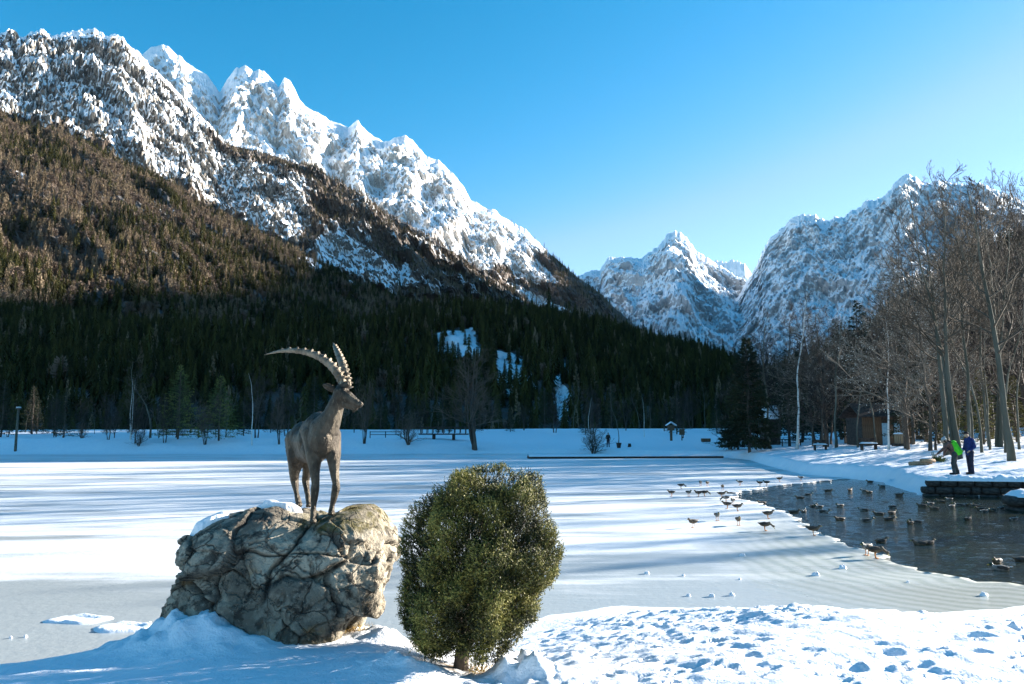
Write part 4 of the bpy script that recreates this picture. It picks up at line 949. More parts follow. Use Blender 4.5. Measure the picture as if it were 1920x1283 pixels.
# ------------------------------------------------------------------ clipped yew bush
def yew():
    r = np.random.default_rng(31); Y0 = 5.95
    base = P(862, 1268, Y0); bx, bz = base[0], near_z(base[0], Y0)
    root = empty('yew_bush', (bx, Y0, bz)); tag(root, 'upright clipped yew bush with sunlit olive tips beside the boulder', 'bush')
    out = [(838, 908), (858, 892), (885, 888), (925, 884), (948, 882), (966, 902), (988, 888), (1012, 894), (1018, 930), (1030, 975), (1052, 1022), (1046, 1052), (1025, 1100), (1005, 1140), (968, 1190), (942, 1225), (908, 1258), (880, 1266), (828, 1245), (798, 1218), (768, 1180), (755, 1120), (760, 1070), (757, 1010), (762, 975), (790, 935), (805, 912)]
    L = np.array([P(x, y, Y0) for x, y in out]); cen = P(905, 1075, Y0); L = L-cen; th = np.arctan2(L[:, 2], L[:, 0]); rr = np.hypot(L[:, 0], L[:, 2]); o = np.argsort(th); th = np.concatenate([th[o]-2*np.pi, th[o], th[o]+2*np.pi]); rr = np.tile(rr[o], 3)
    c0 = cen-np.array([bx, Y0, bz])
    n = 34000; ph = r.uniform(-np.pi, np.pi, n); R = np.interp(ph, th, rr)
    keep = r.random(n) < (R/R.max())**1.6; ph = ph[keep]; R = R[keep]; n = len(ph)
    rho = np.sqrt(r.random(n)); sg_ = np.where(r.random(n) < .62, -1, 1); dep = .50*np.sqrt(np.clip(1-rho**2.6, 0, 1))
    dep = dep*np.where(r.random(n) < .25, r.uniform(.3, .9, n), 1-np.abs(r.normal(0, .10, n)))
    X_ = np.cos(ph)*rho; Z_ = np.sin(ph)*rho; Y_ = sg_*dep
    lump = fbm(X_*2.6+1, Y_*4.5, Z_*3.0+2, o=3)
    q = 1+.44*lump*(.3+.7*rho)+np.where(r.random(n) < .02, .07, 0)
    q = np.minimum(q, 1.03/np.maximum(rho, .3))
    p = np.stack([X_*R*q*.96, Y_*(1+.9*lump), Z_*R*q], 1)+c0
    ok = (p[:, 2] > .05+.13*np.exp(-((p[:, 0]-.03)/.13)**2)) & ~((lump < -.2) & (r.random(n) < .7)); p = p[ok]; lump = lump[ok]; n = len(p)
    # a few stray sprays that stick out
    V = []; Fc = []; col = []
    dirs = norm_rows(np.stack([(p[:, 0]-c0[0])*1.0, (p[:, 1])*.6, (p[:, 2]-c0[2])*.5+.5], 1)+r.normal(0, .38, (n, 3)))
    m = 10; 
    Ls = r.uniform(.05, .115, n)
    stem_w = .0018
    nv = 0
    P0 = p-dirs*Ls[:, None]*.6
    side = norm_rows(np.cross(dirs, r.normal(size=(n, 3)))); side2 = np.cross(dirs, side)
    shade = np.clip(.42+.9*lump+.6*fbm(p[:, 0]*3, p[:, 1]*3, p[:, 2]*3+5, o=3)+r.normal(0, .18, n), 0, 1)  # hollows painted darker, clumps lighter: shade put into the needle colour
    Vs = []; Cs = []
    # stems
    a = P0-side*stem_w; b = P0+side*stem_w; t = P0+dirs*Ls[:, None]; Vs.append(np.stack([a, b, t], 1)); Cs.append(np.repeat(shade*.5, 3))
    for k in range(m):
        u = (k+.5)/m; an = k*2.4; out_ = side*math.cos(an)+side2*math.sin(an); bp = P0+dirs*(Ls*u)[:, None]
        nl = (.021*(1-.45*u))*r.uniform(.7, 1.2, n); nd = norm_rows(out_*1.0+dirs*(.75+.5*u)); w = norm_rows(np.cross(nd, out_+.3*side))*.0042
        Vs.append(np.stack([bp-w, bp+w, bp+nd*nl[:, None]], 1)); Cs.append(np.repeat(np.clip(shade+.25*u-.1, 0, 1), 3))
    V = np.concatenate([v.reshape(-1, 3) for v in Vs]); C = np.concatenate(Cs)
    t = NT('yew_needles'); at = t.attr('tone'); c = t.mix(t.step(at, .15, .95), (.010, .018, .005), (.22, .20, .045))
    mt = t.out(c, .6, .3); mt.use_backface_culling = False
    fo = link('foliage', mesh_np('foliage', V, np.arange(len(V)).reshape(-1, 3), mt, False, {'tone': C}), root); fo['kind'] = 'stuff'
    # trunk and inner limbs
    tr = [path_tube(np.array([[0, 0, -.08], [.01, 0, .06], [.03, 0, .2], [.06, .0, .5]]), [.062, .05, .046, .03], 12, 1, .3)]
    sg = []
    for i in range(70):
        z0 = r.uniform(.12, .6); d = p[r.integers(0, n)]; a = np.array([.04, 0, z0]); mid = (a+d)/2+r.normal(0, .03, 3); sg.append((*a, *mid, .011, .007)); sg.append((*mid, *d, .007, .002))
    V, Fc = merge(tr); link('trunk', mesh_np('trunk', V, Fc, B_BROWN), root); V, Fc = merge([tubes(sg, 5)]); link('limbs', mesh_np('limbs', V, Fc, B_BROWN), root)
def norm_rows(a): return a/(np.linalg.norm(a, axis=1)[:, None]+1e-9)
yew()
# ------------------------------------------------------------------ small built things
def bx(c, s, rz=0.0, bev=0.0):
    """box: centre, full sizes, turned about z"""
    x, y, z = [q/2 for q in s]; V = np.array([(a*x, b*y, d*z) for a in (-1, 1) for b in (-1, 1) for d in (-1, 1)], float)
    co, si = math.cos(rz), math.sin(rz); V = np.stack([V[:, 0]*co-V[:, 1]*si, V[:, 0]*si+V[:, 1]*co, V[:, 2]], 1)+np.array(c, float)
    return V, np.array([(0, 1, 3, 2), (4, 6, 7, 5), (0, 4, 5, 1), (2, 3, 7, 6), (0, 2, 6, 4), (1, 5, 7, 3)])
def box(name, c, s, mat, parent=None, rz=0.0, bev=.004):
    V, Fc = bx(c, s, rz); o = link(name, mesh_np(name, V, Fc, mat, False), parent)
    if bev: m = o.modifiers.new('b', 'BEVEL'); m.width = bev; m.segments = 1
    return o
def snowcap(name, c, s, parent, seed=0, rz=0.0):
    n = 12; U, W = np.meshgrid(np.linspace(-1, 1, n), np.linspace(-1, 1, n), indexing='ij'); e = 1-np.maximum(np.abs(U), np.abs(W))**4
    z = s[2]*(e**.5)*(.8+.6*fbm(U*2+seed, W*2, seed, o=3)); X = U*s[0]/2; Y = W*s[1]/2; co, si = math.cos(rz), math.sin(rz)
    V = np.stack([c[0]+X*co-Y*si, c[1]+X*si+Y*co, c[2]+z-.004], -1).reshape(-1, 3); return link(name, mesh_np(name, V, grid_faces(n, n), M_SNOW, True, {'dirt': np.zeros(n*n)}), parent)
W_BROWN = simple('brown_boards', (.07, .042, .026), (.14, .09, .055), 6, .8, .01, stretch=(6, 6, .5)); W_TAN = simple('tan_boards', (.22, .14, .08), (.36, .25, .15), 6, .8, .01, stretch=(6, 6, .5))
W_DARK = simple('dark_wood', (.03, .022, .018), (.07, .05, .04), 6, .85, .01); M_BLUE = simple('pale_blue_paint', (.18, .34, .46), (.26, .44, .55), 5, .5)
M_STONE = simple('wall_stone', (.02, .02, .02), (.065, .06, .055), 5, .9, .03); M_METAL = simple('dull_metal', (.08, .08, .08), (.14, .14, .14), 6, .45, metal=.6)

# hut behind the right bank
def hut():
    c = P(1662, 800, 64); x, y = c[0], c[1]; z = gz(x, y); root = empty('wooden_hut', (x, y, z)); tag(root, 'low brown wooden hut with two pale blue doors behind the spotted birch', 'hut')
    W = 3.9; H = P(1662, 783, 64)[2]-z; n = 22; b = None
    for i in range(n):
        px_ = -W/2+W*(i+.5)/n
        if abs(px_+.15) < .24 or abs(px_-.82) < .24: continue
        if b is None: b = box('plank', (0, 0, 0), (W/n-.012, .04, H), W_BROWN, root); o = b
        else: o = b.copy(); COL.objects.link(o); o.parent = root
        o.location = (px_, rng.uniform(-.01, .01), H/2)
    for q in (-.15, .82):
        d = box('door', (q, -.02, H*.40), (.44, .05, H*.8), M_BLUE, root); box('handle', (q+.15, -.06, H*.4), (.03, .03, .12), M_METAL, d)
        box('lintel', (q, 0, H*.9), (.48, .05, H*.19), W_DARK, root)
    box('side_wall', (-W/2, 1.5, H/2), (.05, 3, H), W_DARK, root); box('side_wall', (W/2, 1.5, H/2), (.05, 3, H), W_DARK, root); box('back_wall', (0, 3, H/2), (W, .05, H), W_DARK, root)
    V = np.array([(-W/2-.4, -.6, H), (W/2+.4, -.6, H), (W/2+.4, 1.5, H+1.1), (-W/2-.4, 1.5, H+1.1), (W/2+.4, 3.6, H), (-W/2-.4, 3.6, H)]); V2 = V+np.array([0, 0, .09])
    rf = link('roof', mesh_np('roof', np.concatenate([V, V2]), np.array([(1, 0, 3, 2), (2, 3, 5, 4), (6, 7, 8, 9), (9, 8, 10, 11), (0, 1, 7, 6), (4, 5, 11, 10), (1, 2, 8, 7), (2, 4, 10, 8), (3, 0, 6, 9), (5, 3, 9, 11)]), W_DARK, False), root)
hut()
def shed():
    Y = 92; a = P(1430, 786, Y); b = P(1462, 763, Y); x = (a[0]+b[0])/2; z = gz(x, Y); root = empty('small_shed', (x, Y, z)); tag(root, 'small shed whose snow covered roof shines through the dark trees', 'shed')
    w = b[0]-a[0]; z0 = a[2]-z; z1 = b[2]-z
    box('wall', (0, .8, z0/2), (w*.9, 1.5, z0), W_DARK, root)
    V = np.array([(-w/2, -.1, z0), (w/2, -.1, z0-.05), (w/2-.05, 1.0, z1), (-w/2+.12, 1.0, z1-.03), (w/2, 2.0, z0), (-w/2, 2.0, z0)]); V2 = V+np.array([0, 0, .16])
    link('snowy_roof', mesh_np('snowy_roof', np.concatenate([V, V2]), np.array([(1, 0, 3, 2), (2, 3, 5, 4), (6, 7, 8, 9), (9, 8, 10, 11), (0, 1, 7, 6), (4, 5, 11, 10), (1, 2, 8, 7), (2, 4, 10, 8), (3, 0, 6, 9), (5, 3, 9, 11)]), M_SNOW, True), root)
shed()
def litter_bin():
    Y = 58; c = P(1685, 811, Y); x = c[0]; z = gz(x, Y); root = empty('litter_bin', (x, Y, z)); tag(root, 'slatted wooden bin with snow on its lid standing on a dark base', 'bin')
    H = c[2]-z; r = .30
    box('base', (0, 0, .10), (.85, .6, .20), W_DARK, root)
    b = None
    for i in range(14):
        an = i*2*math.pi/14
        if b is None: b = box('slat', (0, 0, 0), (.10, .03, H*.68), W_TAN, root); o = b
        else: o = b.copy(); COL.objects.link(o); o.parent = root
        o.location = (r*math.sin(an), -r*math.cos(an), .20+H*.34); o.rotation_euler = (0, 0, an)
    V, Q, T = path_tube([(0, 0, .22), (0, 0, H*.8), (0, 0, H*.88)], [r*.9, r*.9, r*1.05], 14); link('drum', mesh_np('drum', V, [Q, T], M_METAL), root)
    snowcap('snow_cap', (0, 0, H*.88), (.62, .62, .12), root, 3); box('post', (.28, .28, H*.55), (.05, .05, H*1.1), M_METAL, root)
litter_bin()
def bench(px, py, Y, w, label, rz=0.0):
    x = P(px, py, Y)[0]; z = gz(x, Y); root = empty('bench', (x, Y, z), rz); tag(root, label, 'bench', 'snow covered benches on the right bank')
    s = box('seat', (0, 0, .42), (w, .42, .06), W_DARK, root); snowcap('snow_cap', (0, 0, .45), (w, .44, .12), root, px); box('backrest', (0, .24, .72), (w, .04, .22), W_DARK, root)
    for q in (-.4, .4): box('leg', (q*w, 0, .2), (.07, .38, .42), W_DARK, root)
bench(1628, 824, 56, 1.2, 'snow covered bench in front of the wooden hut')
bench(1537, 817, 64, 1.1, 'snow covered bench at the edge of the dark trunks left of the hut')
def logs():
    x, y = P(1730, 845, 41)[0], 41; z = gz(x, y); root = empty('log_pile', (x, y, z)); tag(root, 'few cut logs lying in the snow left of the stooping person', 'logs')
    for i, (dx, dy, dz, L, a) in enumerate([(-.25, 0, .10, 1.0, .1), (.1, .3, .11, .9, -.15), (.25, .05, .24, .8, .2)]):
        V, Q, T = path_tube([(dx-L/2*math.cos(a), dy-L/2*math.sin(a), dz), (dx, dy, dz+.01), (dx+L/2*math.cos(a), dy+L/2*math.sin(a), dz)], [.10, .095, .09], 9, i, .1); link('log', mesh_np('log', V, [Q, T], W_TAN), root)
    x, y = P(1757, 843, 42)[0], 42; z = gz(x, y); root = empty('fir_branches', (x, y, z)); tag(root, 'heap of cut green fir branches on the snow behind the stooping person', 'branches'); r = np.random.default_rng(9)
    sg = []; tr = []
    for i in range(26):
        d = norm(np.array([r.normal(), r.normal()*.6, abs(r.normal())*.6+.15])); L = r.uniform(.25, .6); sg.append((0, 0, .05, *(d*L), .012, .003))
        for k in range(60): c_ = d*L*r.uniform(.2, 1)+r.normal(0, .03, 3); f = norm(d+r.normal(0, .8, 3))*.06; s_ = norm(np.cross(f, r.normal(size=3)))*.012; tr.append([c_-s_, c_+s_, c_+f])
    V, Fc = merge([tubes(sg, 4)]); link('twigs', mesh_np('twigs', V, Fc, B_BROWN), root); V = np.array(tr).reshape(-1, 3); link('needles', mesh_np('needles', V, np.arange(len(V)).reshape(-1, 3), N_PINE, False), root)
logs()
# retaining wall of rough stones under the standing people, and the block at the right edge
def stone_mesh(seed, s):
    V, Fc = SV.copy(), SF; V = np.sign(V)*np.abs(V)**.45; V = V*np.array(s)/2*1.02; V = V*(1+.10*fbm(V[:, 0]*4+seed, V[:, 1]*4, V[:, 2]*4, o=3)[:, None]); return V, Fc
def wall(name, A, B, top, cols, rows, label, seed, thick=.5):
    A = np.array(A, float); B = np.array(B, float); L = np.linalg.norm(B-A); d = (B-A)/L; root = empty(name, (A[0], A[1], 0), math.atan2(d[1], d[0])); tag(root, label, 'wall')
    r = np.random.default_rng(seed); h = (top+.25)/rows; ms = []
    for k in range(4): V, Fc = stone_mesh(seed+k, (1, 1, 1)); ms.append(mesh_np('stone', V, Fc, M_STONE))
    for j in range(rows):
        x = -r.uniform(0, .3)
        while x < L:
            w = L/cols*r.uniform(.7, 1.35); o = link('stone', ms[r.integers(0, 4)], root); o.location = (x+w/2, r.uniform(-.03, .03), -.25+h*(j+.5)); o.scale = (w*.98, thick, h*.98); o.rotation_euler = (0, 0, r.normal(0, .03)); x += w
    V, Fc = bx((L/2, .12, (top-.30)/2), (L-.1, thick*.7, top+.22)); link('core', mesh_np('core', V, Fc, M_STONE, False), root); return root, L
wr, wl_len = wall('stone_wall', (16.75, 32.55), (21.4, 31.45), .60, 9, 3, 'dark stone retaining wall with a snowy top below the standing people', 5)
for i in range(6): snowcap('snow_cap', (wl_len*(i+.5)/6, .06, .56), (wl_len/6*1.15, .62, .20+.05*(i % 2)), wr, i)
g0 = P(1900, 930, 26.5); w2, L2_ = wall('stone_block', (g0[0], 26.6), (g0[0]+2.4, 26.3), .42, 4, 2, 'dark stone block with a snow cap at the right edge of the picture', 8, 1.1)
snowcap('snow_cap', (L2_/2, 0, .40), (L2_*1.02, 1.15, .24), w2, 4)
def jetty():
    a = P(990, 858, 76); b = P(1352, 856, 78); L = np.hypot(b[0]-a[0], b[1]-a[1]); root = empty('jetty', (a[0], a[1], 0), math.atan2(b[1]-a[1], b[0]-a[0])); tag(root, 'long low jetty buried in snow in front of the far bank', 'jetty')
    box('deck', (L/2, 0, .10), (L, 1.3, .22), W_DARK, root)
    n = 90; U, W = np.meshgrid(np.linspace(0, L, n), np.linspace(-.8, .8, 8), indexing='ij'); Z = .21+.17*(1-np.abs(W/.8)**4)+.05*fbm(U*.9, W, 3, o=4); Z = np.where(np.abs(W) > .79, .19, Z)
    link('snow_cap', mesh_np('snow_cap', np.stack([U, W, Z], -1).reshape(-1, 3), grid_faces(n, 8), M_SNOW, True), root)
    for i in range(9): box('post', (L*(i+.5)/9, -.55, -.1), (.14, .14, .5), W_DARK, root)
jetty()
def footbridge():
    a = P(786, 815, 101); b = P(880, 813, 103); L = b[0]-a[0]; z = gz(a[0], 101)+.15; root = empty('footbridge', (a[0], 101, z)); tag(root, 'low wooden footbridge with railings on the far bank', 'bridge')
    box('deck', (L/2, 0, .35), (L, 1.5, .16), W_DARK, root); snowcap('snow_cap', (L/2, 0, .43), (L, 1.4, .10), root, 5)
    for i in range(9):
        for y_ in (-.7, .7): box('post', (L*(i+.5)/9, y_, .75), (.09, .09, .95), W_DARK, root)
    for y_ in (-.7, .7): box('rail', (L/2, y_, 1.22), (L, .07, .10), W_DARK, root)
    for q in (.3, .7): box('support', (L*q, 0, 0), (.3, 1.3, .7), W_DARK, root)
footbridge()
def fence(px0, px1, Y, label):
    a = P(px0, 815, Y)[0]; b = P(px1, 815, Y)[0]; z = gz(a, Y); L = b-a; root = empty('rail_fence', (a, Y, z)); tag(root, label, 'fence', 'rail fences on the far bank'); n = max(2, int(L/1.8))
    for i in range(n+1): box('post', (L*i/n, 0, .4), (.10, .10, .95), W_DARK, root)
    for h in (.45, .80): box('rail', (L/2, -.07, h), (L, .05, .08), W_DARK, root)
fence(298, 372, 100, 'dark rail fence between the two sunlit pines'); fence(694, 752, 101, 'dark rail fence left of the reddish bush'); fence(1432, 1500, 88, 'dark rail fence under the shed right of the pointed spruce')
def bird_table():
    Y = 110; x = P(1258, 800, Y)[0]; z = gz(x, Y); root = empty('bird_table', (x, Y, z)); tag(root, 'bird table with gabled snow covered roof on a thick post', 'bird table'); zt = P(1258, 791, Y)[2]-z; w = .62
    box('post', (0, 0, zt*.3), (.30, .30, zt*.6), W_BROWN, root); box('house', (0, 0, zt*.68), (.85, .7, zt*.28), W_BROWN, root)
    for s_ in (-1, 1):
        V, Fc = bx((0, 0, 0), (.85, 1.0, .10)); a_ = s_*.6; V = np.stack([V[:, 0]*math.cos(a_)+V[:, 2]*math.sin(a_), V[:, 1], -V[:, 0]*math.sin(a_)+V[:, 2]*math.cos(a_)], 1)+np.array([s_*.34, 0, zt*.9]); link('snowy_roof', mesh_np('snowy_roof', V, Fc, M_SNOW, False), root)
    x = P(1278, 800, Y)[0]; z = gz(x, Y); root = empty('round_sign', (x, Y, z)); tag(root, 'brown board on a thin post right of the bird table', 'sign'); box('post', (0, 0, .7), (.12, .12, 1.4), W_DARK, root); box('board', (0, -.08, 1.15), (.75, .06, .8), W_BROWN, root, bev=.02)
    x = P(1323, 812, 104)[0]; z = gz(x, 104); root = empty('crate_box', (x, 104, z)); tag(root, 'low wooden box with a snowy lid on the far bank', 'box'); box('body', (0, 0, .25), (1.1, .7, .42), W_BROWN, root); box('base', (0, 0, .04), (1.0, .6, .10), W_DARK, root); snowcap('snow_cap', (0, 0, .45), (1.15, .75, .16), root, 2)
    x = P(1180, 818, 98)[0]; z = gz(x, 98); root = link('tree_stump', mesh_np('tree_stump', *(lambda r: (r[0], [r[1], r[2]]))(path_tube([(0, 0, -.1), (0, 0, .2), (0, 0, .42)], [.26, .2, .17], 9, 3, .2)), W_DARK)); root.location = (x, 98, z); tag(root, 'small dark stump in the snow right of the far standing person', 'stump')
    x = P(1160, 818, 97)[0]; z = gz(x, 97); root = link('planter', mesh_np('planter', *(lambda r: (r[0], [r[1], r[2]]))(path_tube([(0, 0, -.1), (0, 0, .3), (0, 0, .62)], [.2, .26, .34], 10, 3, .05)), W_DARK)); root.location = (x, 97, z); tag(root, 'dark tub under the thin sapling beside the far standing person', 'planter')
bird_table()
def lamp():
    Y = 92; x = P(30, 830, Y)[0]; z = gz(x, Y); root = empty('lamp_post', (x, Y, z)); tag(root, 'weathered wooden lamp post at the left end of the far bank', 'lamp post'); H = P(30, 767, Y)[2]-z
    V, Q, T = path_tube([(0, 0, -.3), (.0, 0, H*.5), (.03, 0, H)], [.15, .13, .11], 8); link('pole', mesh_np('pole', V, [Q, T], B_GREY), root); l_ = box('lamp_head', (.12, -.12, H+.08), (.45, .35, .18), M_METAL, root); snowcap('snow_cap', (.12, -.12, H+.17), (.46, .36, .08), root, 1)
lamp()

# ------------------------------------------------------------------ people
def cloth(name, a, b, sc=8, r=.8): return simple(name, a, b, sc, r, .004)
SKIN = cloth('skin', (.45, .27, .19), (.52, .32, .23), 5, .55)
def person(name_label, loc, face, pose, mats, scale=1.0, voxel=.011):
    """pose in metres, figure facing -x; joints as a dict"""
    root = empty('person', loc, face); root.scale = (scale,)*3; tag(root, name_label, 'person'); J = pose; c = lambda a, b, r0, r1: ('c', a, b, r0, r1)
    A = {k: np.array(v, float) for k, v in J.items()}
    hd = A['head']; nk = A['neck']; S = [c(A['pelvis'], A['chest'], .125, .14), c(A['chest'], nk, .12, .06), c(nk, hd, .055, .07), ('e', hd, (.085, .075, .105)), ('e', hd+np.array([-.045, 0, -.05]), (.05, .045, .055)), c(hd+np.array([-.085, 0, .01]), hd+np.array([-.108, 0, -.022]), .010, .014),
         ('e', hd+np.array([0, .078, -.01]), (.02, .012, .03)), ('e', hd+np.array([0, -.078, -.01]), (.02, .012, .03)), c(hd+np.array([-.088, -.02, -.06]), hd+np.array([-.088, .02, -.06]), .009, .009)]
    for s in 'lr':
        S += [c(A['sh'+s], A['el'+s], .050, .040), c(A['el'+s], A['wr'+s], .040, .026), c(A['hip'+s], A['kn'+s], .085, .058), c(A['kn'+s], A['an'+s], .058, .038)]
        w = A['wr'+s]; d = norm(w-A['el'+s]); sd = norm(np.cross(d, np.array([0, 1., .2]))); yy = np.cross(sd, d); S.append(('c', w, w+d*.085, .026, .034))
        for i, (o_, L) in enumerate(((-.030, .062), (-.010, .078), (.010, .074), (.029, .058))):
            k0 = w+d*.085+yy*o_; k1 = k0+d*L*.55+sd*.004; S += [c(k0, k1, .0095, .009), c(k1, k1+norm(d+sd*.7)*L*.5, .009, .0075)]
        k0 = w+d*.03-yy*.03; S += [c(k0, k0+norm(d-yy*.8)*.05, .011, .0085)]
    melt('body', S, voxel, SKIN, root, 2)
    jk = [c(A['pelvis']+np.array([0, 0, -.06]), A['pelvis'], .165, .165), c(A['pelvis'], A['chest'], .165, .18), c(A['chest'], nk+(A['chest']-nk)*.25, .17, .09), c(A['shl'], A['shr'], .085, .085)]
    for s in 'lr': jk += [c(A['sh'+s], A['el'+s], .080, .064), c(A['el'+s], A['wr'+s]+(A['el'+s]-A['wr'+s])*.08, .064, .046)]
    wr = lambda v, n: v+n*(.010*fbm(v[:, 0]*14, v[:, 1]*14, v[:, 2]*22, o=3))[:, None]
    jo = melt('jacket', jk, .014, mats['jacket'], root, 3, wr)
    tr = []
    for s in 'lr': tr += [c(A['hip'+s], A['kn'+s], .112, .085), c(A['kn'+s], A['an'+s]+np.array([0, 0, -.01]), .085, .068)]
    tr.append(c(A['hipl'], A['hipr'], .12, .12)); melt('trousers', tr, .014, mats['trousers'], root, 3, wr)
    for s in 'lr': melt('boot', [c(A['an'+s]+np.array([0, 0, .06]), A['an'+s]+np.array([0, 0, -.03]), .062, .055), c(A['an'+s]+np.array([.02, 0, -.045]), A['an'+s]+np.array([-.15, 0, -.05]), .05, .042)], .012, mats['boots'], root, 2)
    return root, A, jo
NAVY = cloth('navy_jacket', (.010, .020, .10), (.02, .035, .16)); DARKT = cloth('dark_trousers', (.008, .012, .03), (.02, .026, .055)); BLACK = cloth('black_cloth', (.008, .008, .009), (.02, .02, .022)); BROWNJ = cloth('brown_jacket', (.10, .055, .045), (.19, .10, .08))
GREENB = cloth('green_backpack', (.06, .55, .02), (.12, .70, .03)); GREYH = cloth('grey_wool', (.26, .27, .28), (.42, .43, .44), 30); HAIR = cloth('brown_hair', (.035, .02, .012), (.08, .05, .03), 30); WHITE = cloth('white_band', (.7, .7, .72), (.8, .8, .8)); DKGREEN = cloth('dark_green_trousers', (.02, .028, .03), (.05, .06, .06))
y = 33.6; x = P(1818, 860, y)[0]; z = gz(x, y)
pr, A, jo = person('person in a navy jacket and black cap standing on the snowy wall looking down', (x, y, z), .15, dict(
    pelvis=(.0, 0, .98), chest=(.02, 0, 1.32), neck=(-.02, 0, 1.53), head=(-.10, 0, 1.66), shl=(.03, -.18, 1.43), shr=(.03, .18, 1.43), ell=(.06, -.26, 1.15), elr=(-.02, .24, 1.15), wrl=(-.12, -.2, 1.0), wrr=(-.18, .12, 1.02),
    hipl=(.01, -.09, .92), hipr=(.01, .09, .92), knl=(-.01, -.10, .50), knr=(.03, .10, .50), anl=(.02, -.11, .10), anr=(.06, .11, .10)), dict(jacket=NAVY, trousers=DARKT, boots=BLACK), 1.0)
melt('cap', [('e', A['head']+np.array([.01, 0, .05]), (.10, .09, .075)), ('e', A['head']+np.array([-.10, 0, .035]), (.07, .06, .016))], .012, BLACK, pr, 2)
melt('collar', [('c', A['neck']+np.array([.02, -.04, -.02]), A['neck']+np.array([.02, .04, -.02]), .075, .075)], .012, NAVY, pr, 2)
for s_ in (-1, 1): link('sleeve_stripe', mesh_np('sleeve_stripe', *(lambda r: (r[0], [r[1], r[2]]))(path_tube([(.05, s_*.265, 1.42), (.075, s_*.325, 1.28), (.09, s_*.325, 1.18)], [.014, .018, .014], 6)), WHITE), pr)
x = P(1789, 860, y)[0]; z = gz(x, y)
pr, A, jo = person('stooping person with a bright green backpack and grey woolly hat reaching towards the water', (x, y, z), -.55, dict(
    pelvis=(.02, 0, .93), chest=(-.12, 0, 1.20), neck=(-.25, 0, 1.35), head=(-.36, 0, 1.42), shl=(-.17, -.18, 1.28), shr=(-.17, .17, 1.28), ell=(-.38, -.24, 1.05), elr=(-.30, .2, 1.02), wrl=(-.60, -.20, .86), wrr=(-.38, .12, .82),
    hipl=(.03, -.09, .88), hipr=(.03, .09, .88), knl=(-.05, -.11, .48), knr=(.0, .10, .48), anl=(-.02, -.13, .10), anr=(.10, .12, .10)), dict(jacket=BROWNJ, trousers=DKGREEN, boots=BLACK), 1.0)
bp = melt('backpack', [('c', (.12, 0, .96), (.0, 0, 1.28), .18, .15), ('c', (.20, 0, .95), (.12, 0, 1.12), .13, .11)], .014, GREENB, pr, 3)
for s_ in (-1, 1): link('strap', mesh_np('strap', *(lambda r: (r[0], [r[1], r[2]]))(path_tube([(-.02, s_*.12, 1.34), (-.16, s_*.15, 1.40), (-.26, s_*.13, 1.28), (-.22, s_*.14, 1.1), (-.06, s_*.16, .98)], [.022]*5, 6)), BLACK), bp)
melt('woolly_hat', [('e', A['head']+np.array([.015, 0, .045]), (.105, .098, .10)), ('e', A['head']+np.array([.05, 0, .15]), (.035, .035, .03))], .012, GREYH, pr, 2)
melt('hair', [('c', A['head']+np.array([.06, .03, -.02]), A['neck']+np.array([.08, .05, .02]), .06, .07), ('c', A['neck']+np.array([.08, .05, .02]), (-.16, -.10, 1.26), .07, .05), ('c', A['head']+np.array([.05, -.05, -.02]), (-.18, -.16, 1.28), .05, .04)], .012, HAIR, pr, 2)
yf = 99.0; x = P(1140, 810, yf)[0]; z = gz(x, yf)
pr, A, jo = person('distant person in dark clothes standing on the far snowfield', (x, yf, z), 1.9, dict(
    pelvis=(.0, 0, .98), chest=(.0, 0, 1.32), neck=(-.01, 0, 1.53), head=(-.03, 0, 1.67), shl=(.0, -.18, 1.43), shr=(.0, .18, 1.43), ell=(.03, -.27, 1.17), elr=(.03, .27, 1.17), wrl=(-.1, -.24, .98), wrr=(-.1, .24, .98),
    hipl=(.0, -.09, .92), hipr=(.0, .09, .92), knl=(-.01, -.11, .50), knr=(.02, .11, .50), anl=(.02, -.13, .10), anr=(.05, .13, .10)), dict(jacket=BLACK, trousers=DARKT, boots=BLACK), 1.0, .02)
melt('cap', [('e', A['head']+np.array([.01, 0, .05]), (.10, .09, .075))], .014, BLACK, pr, 2)

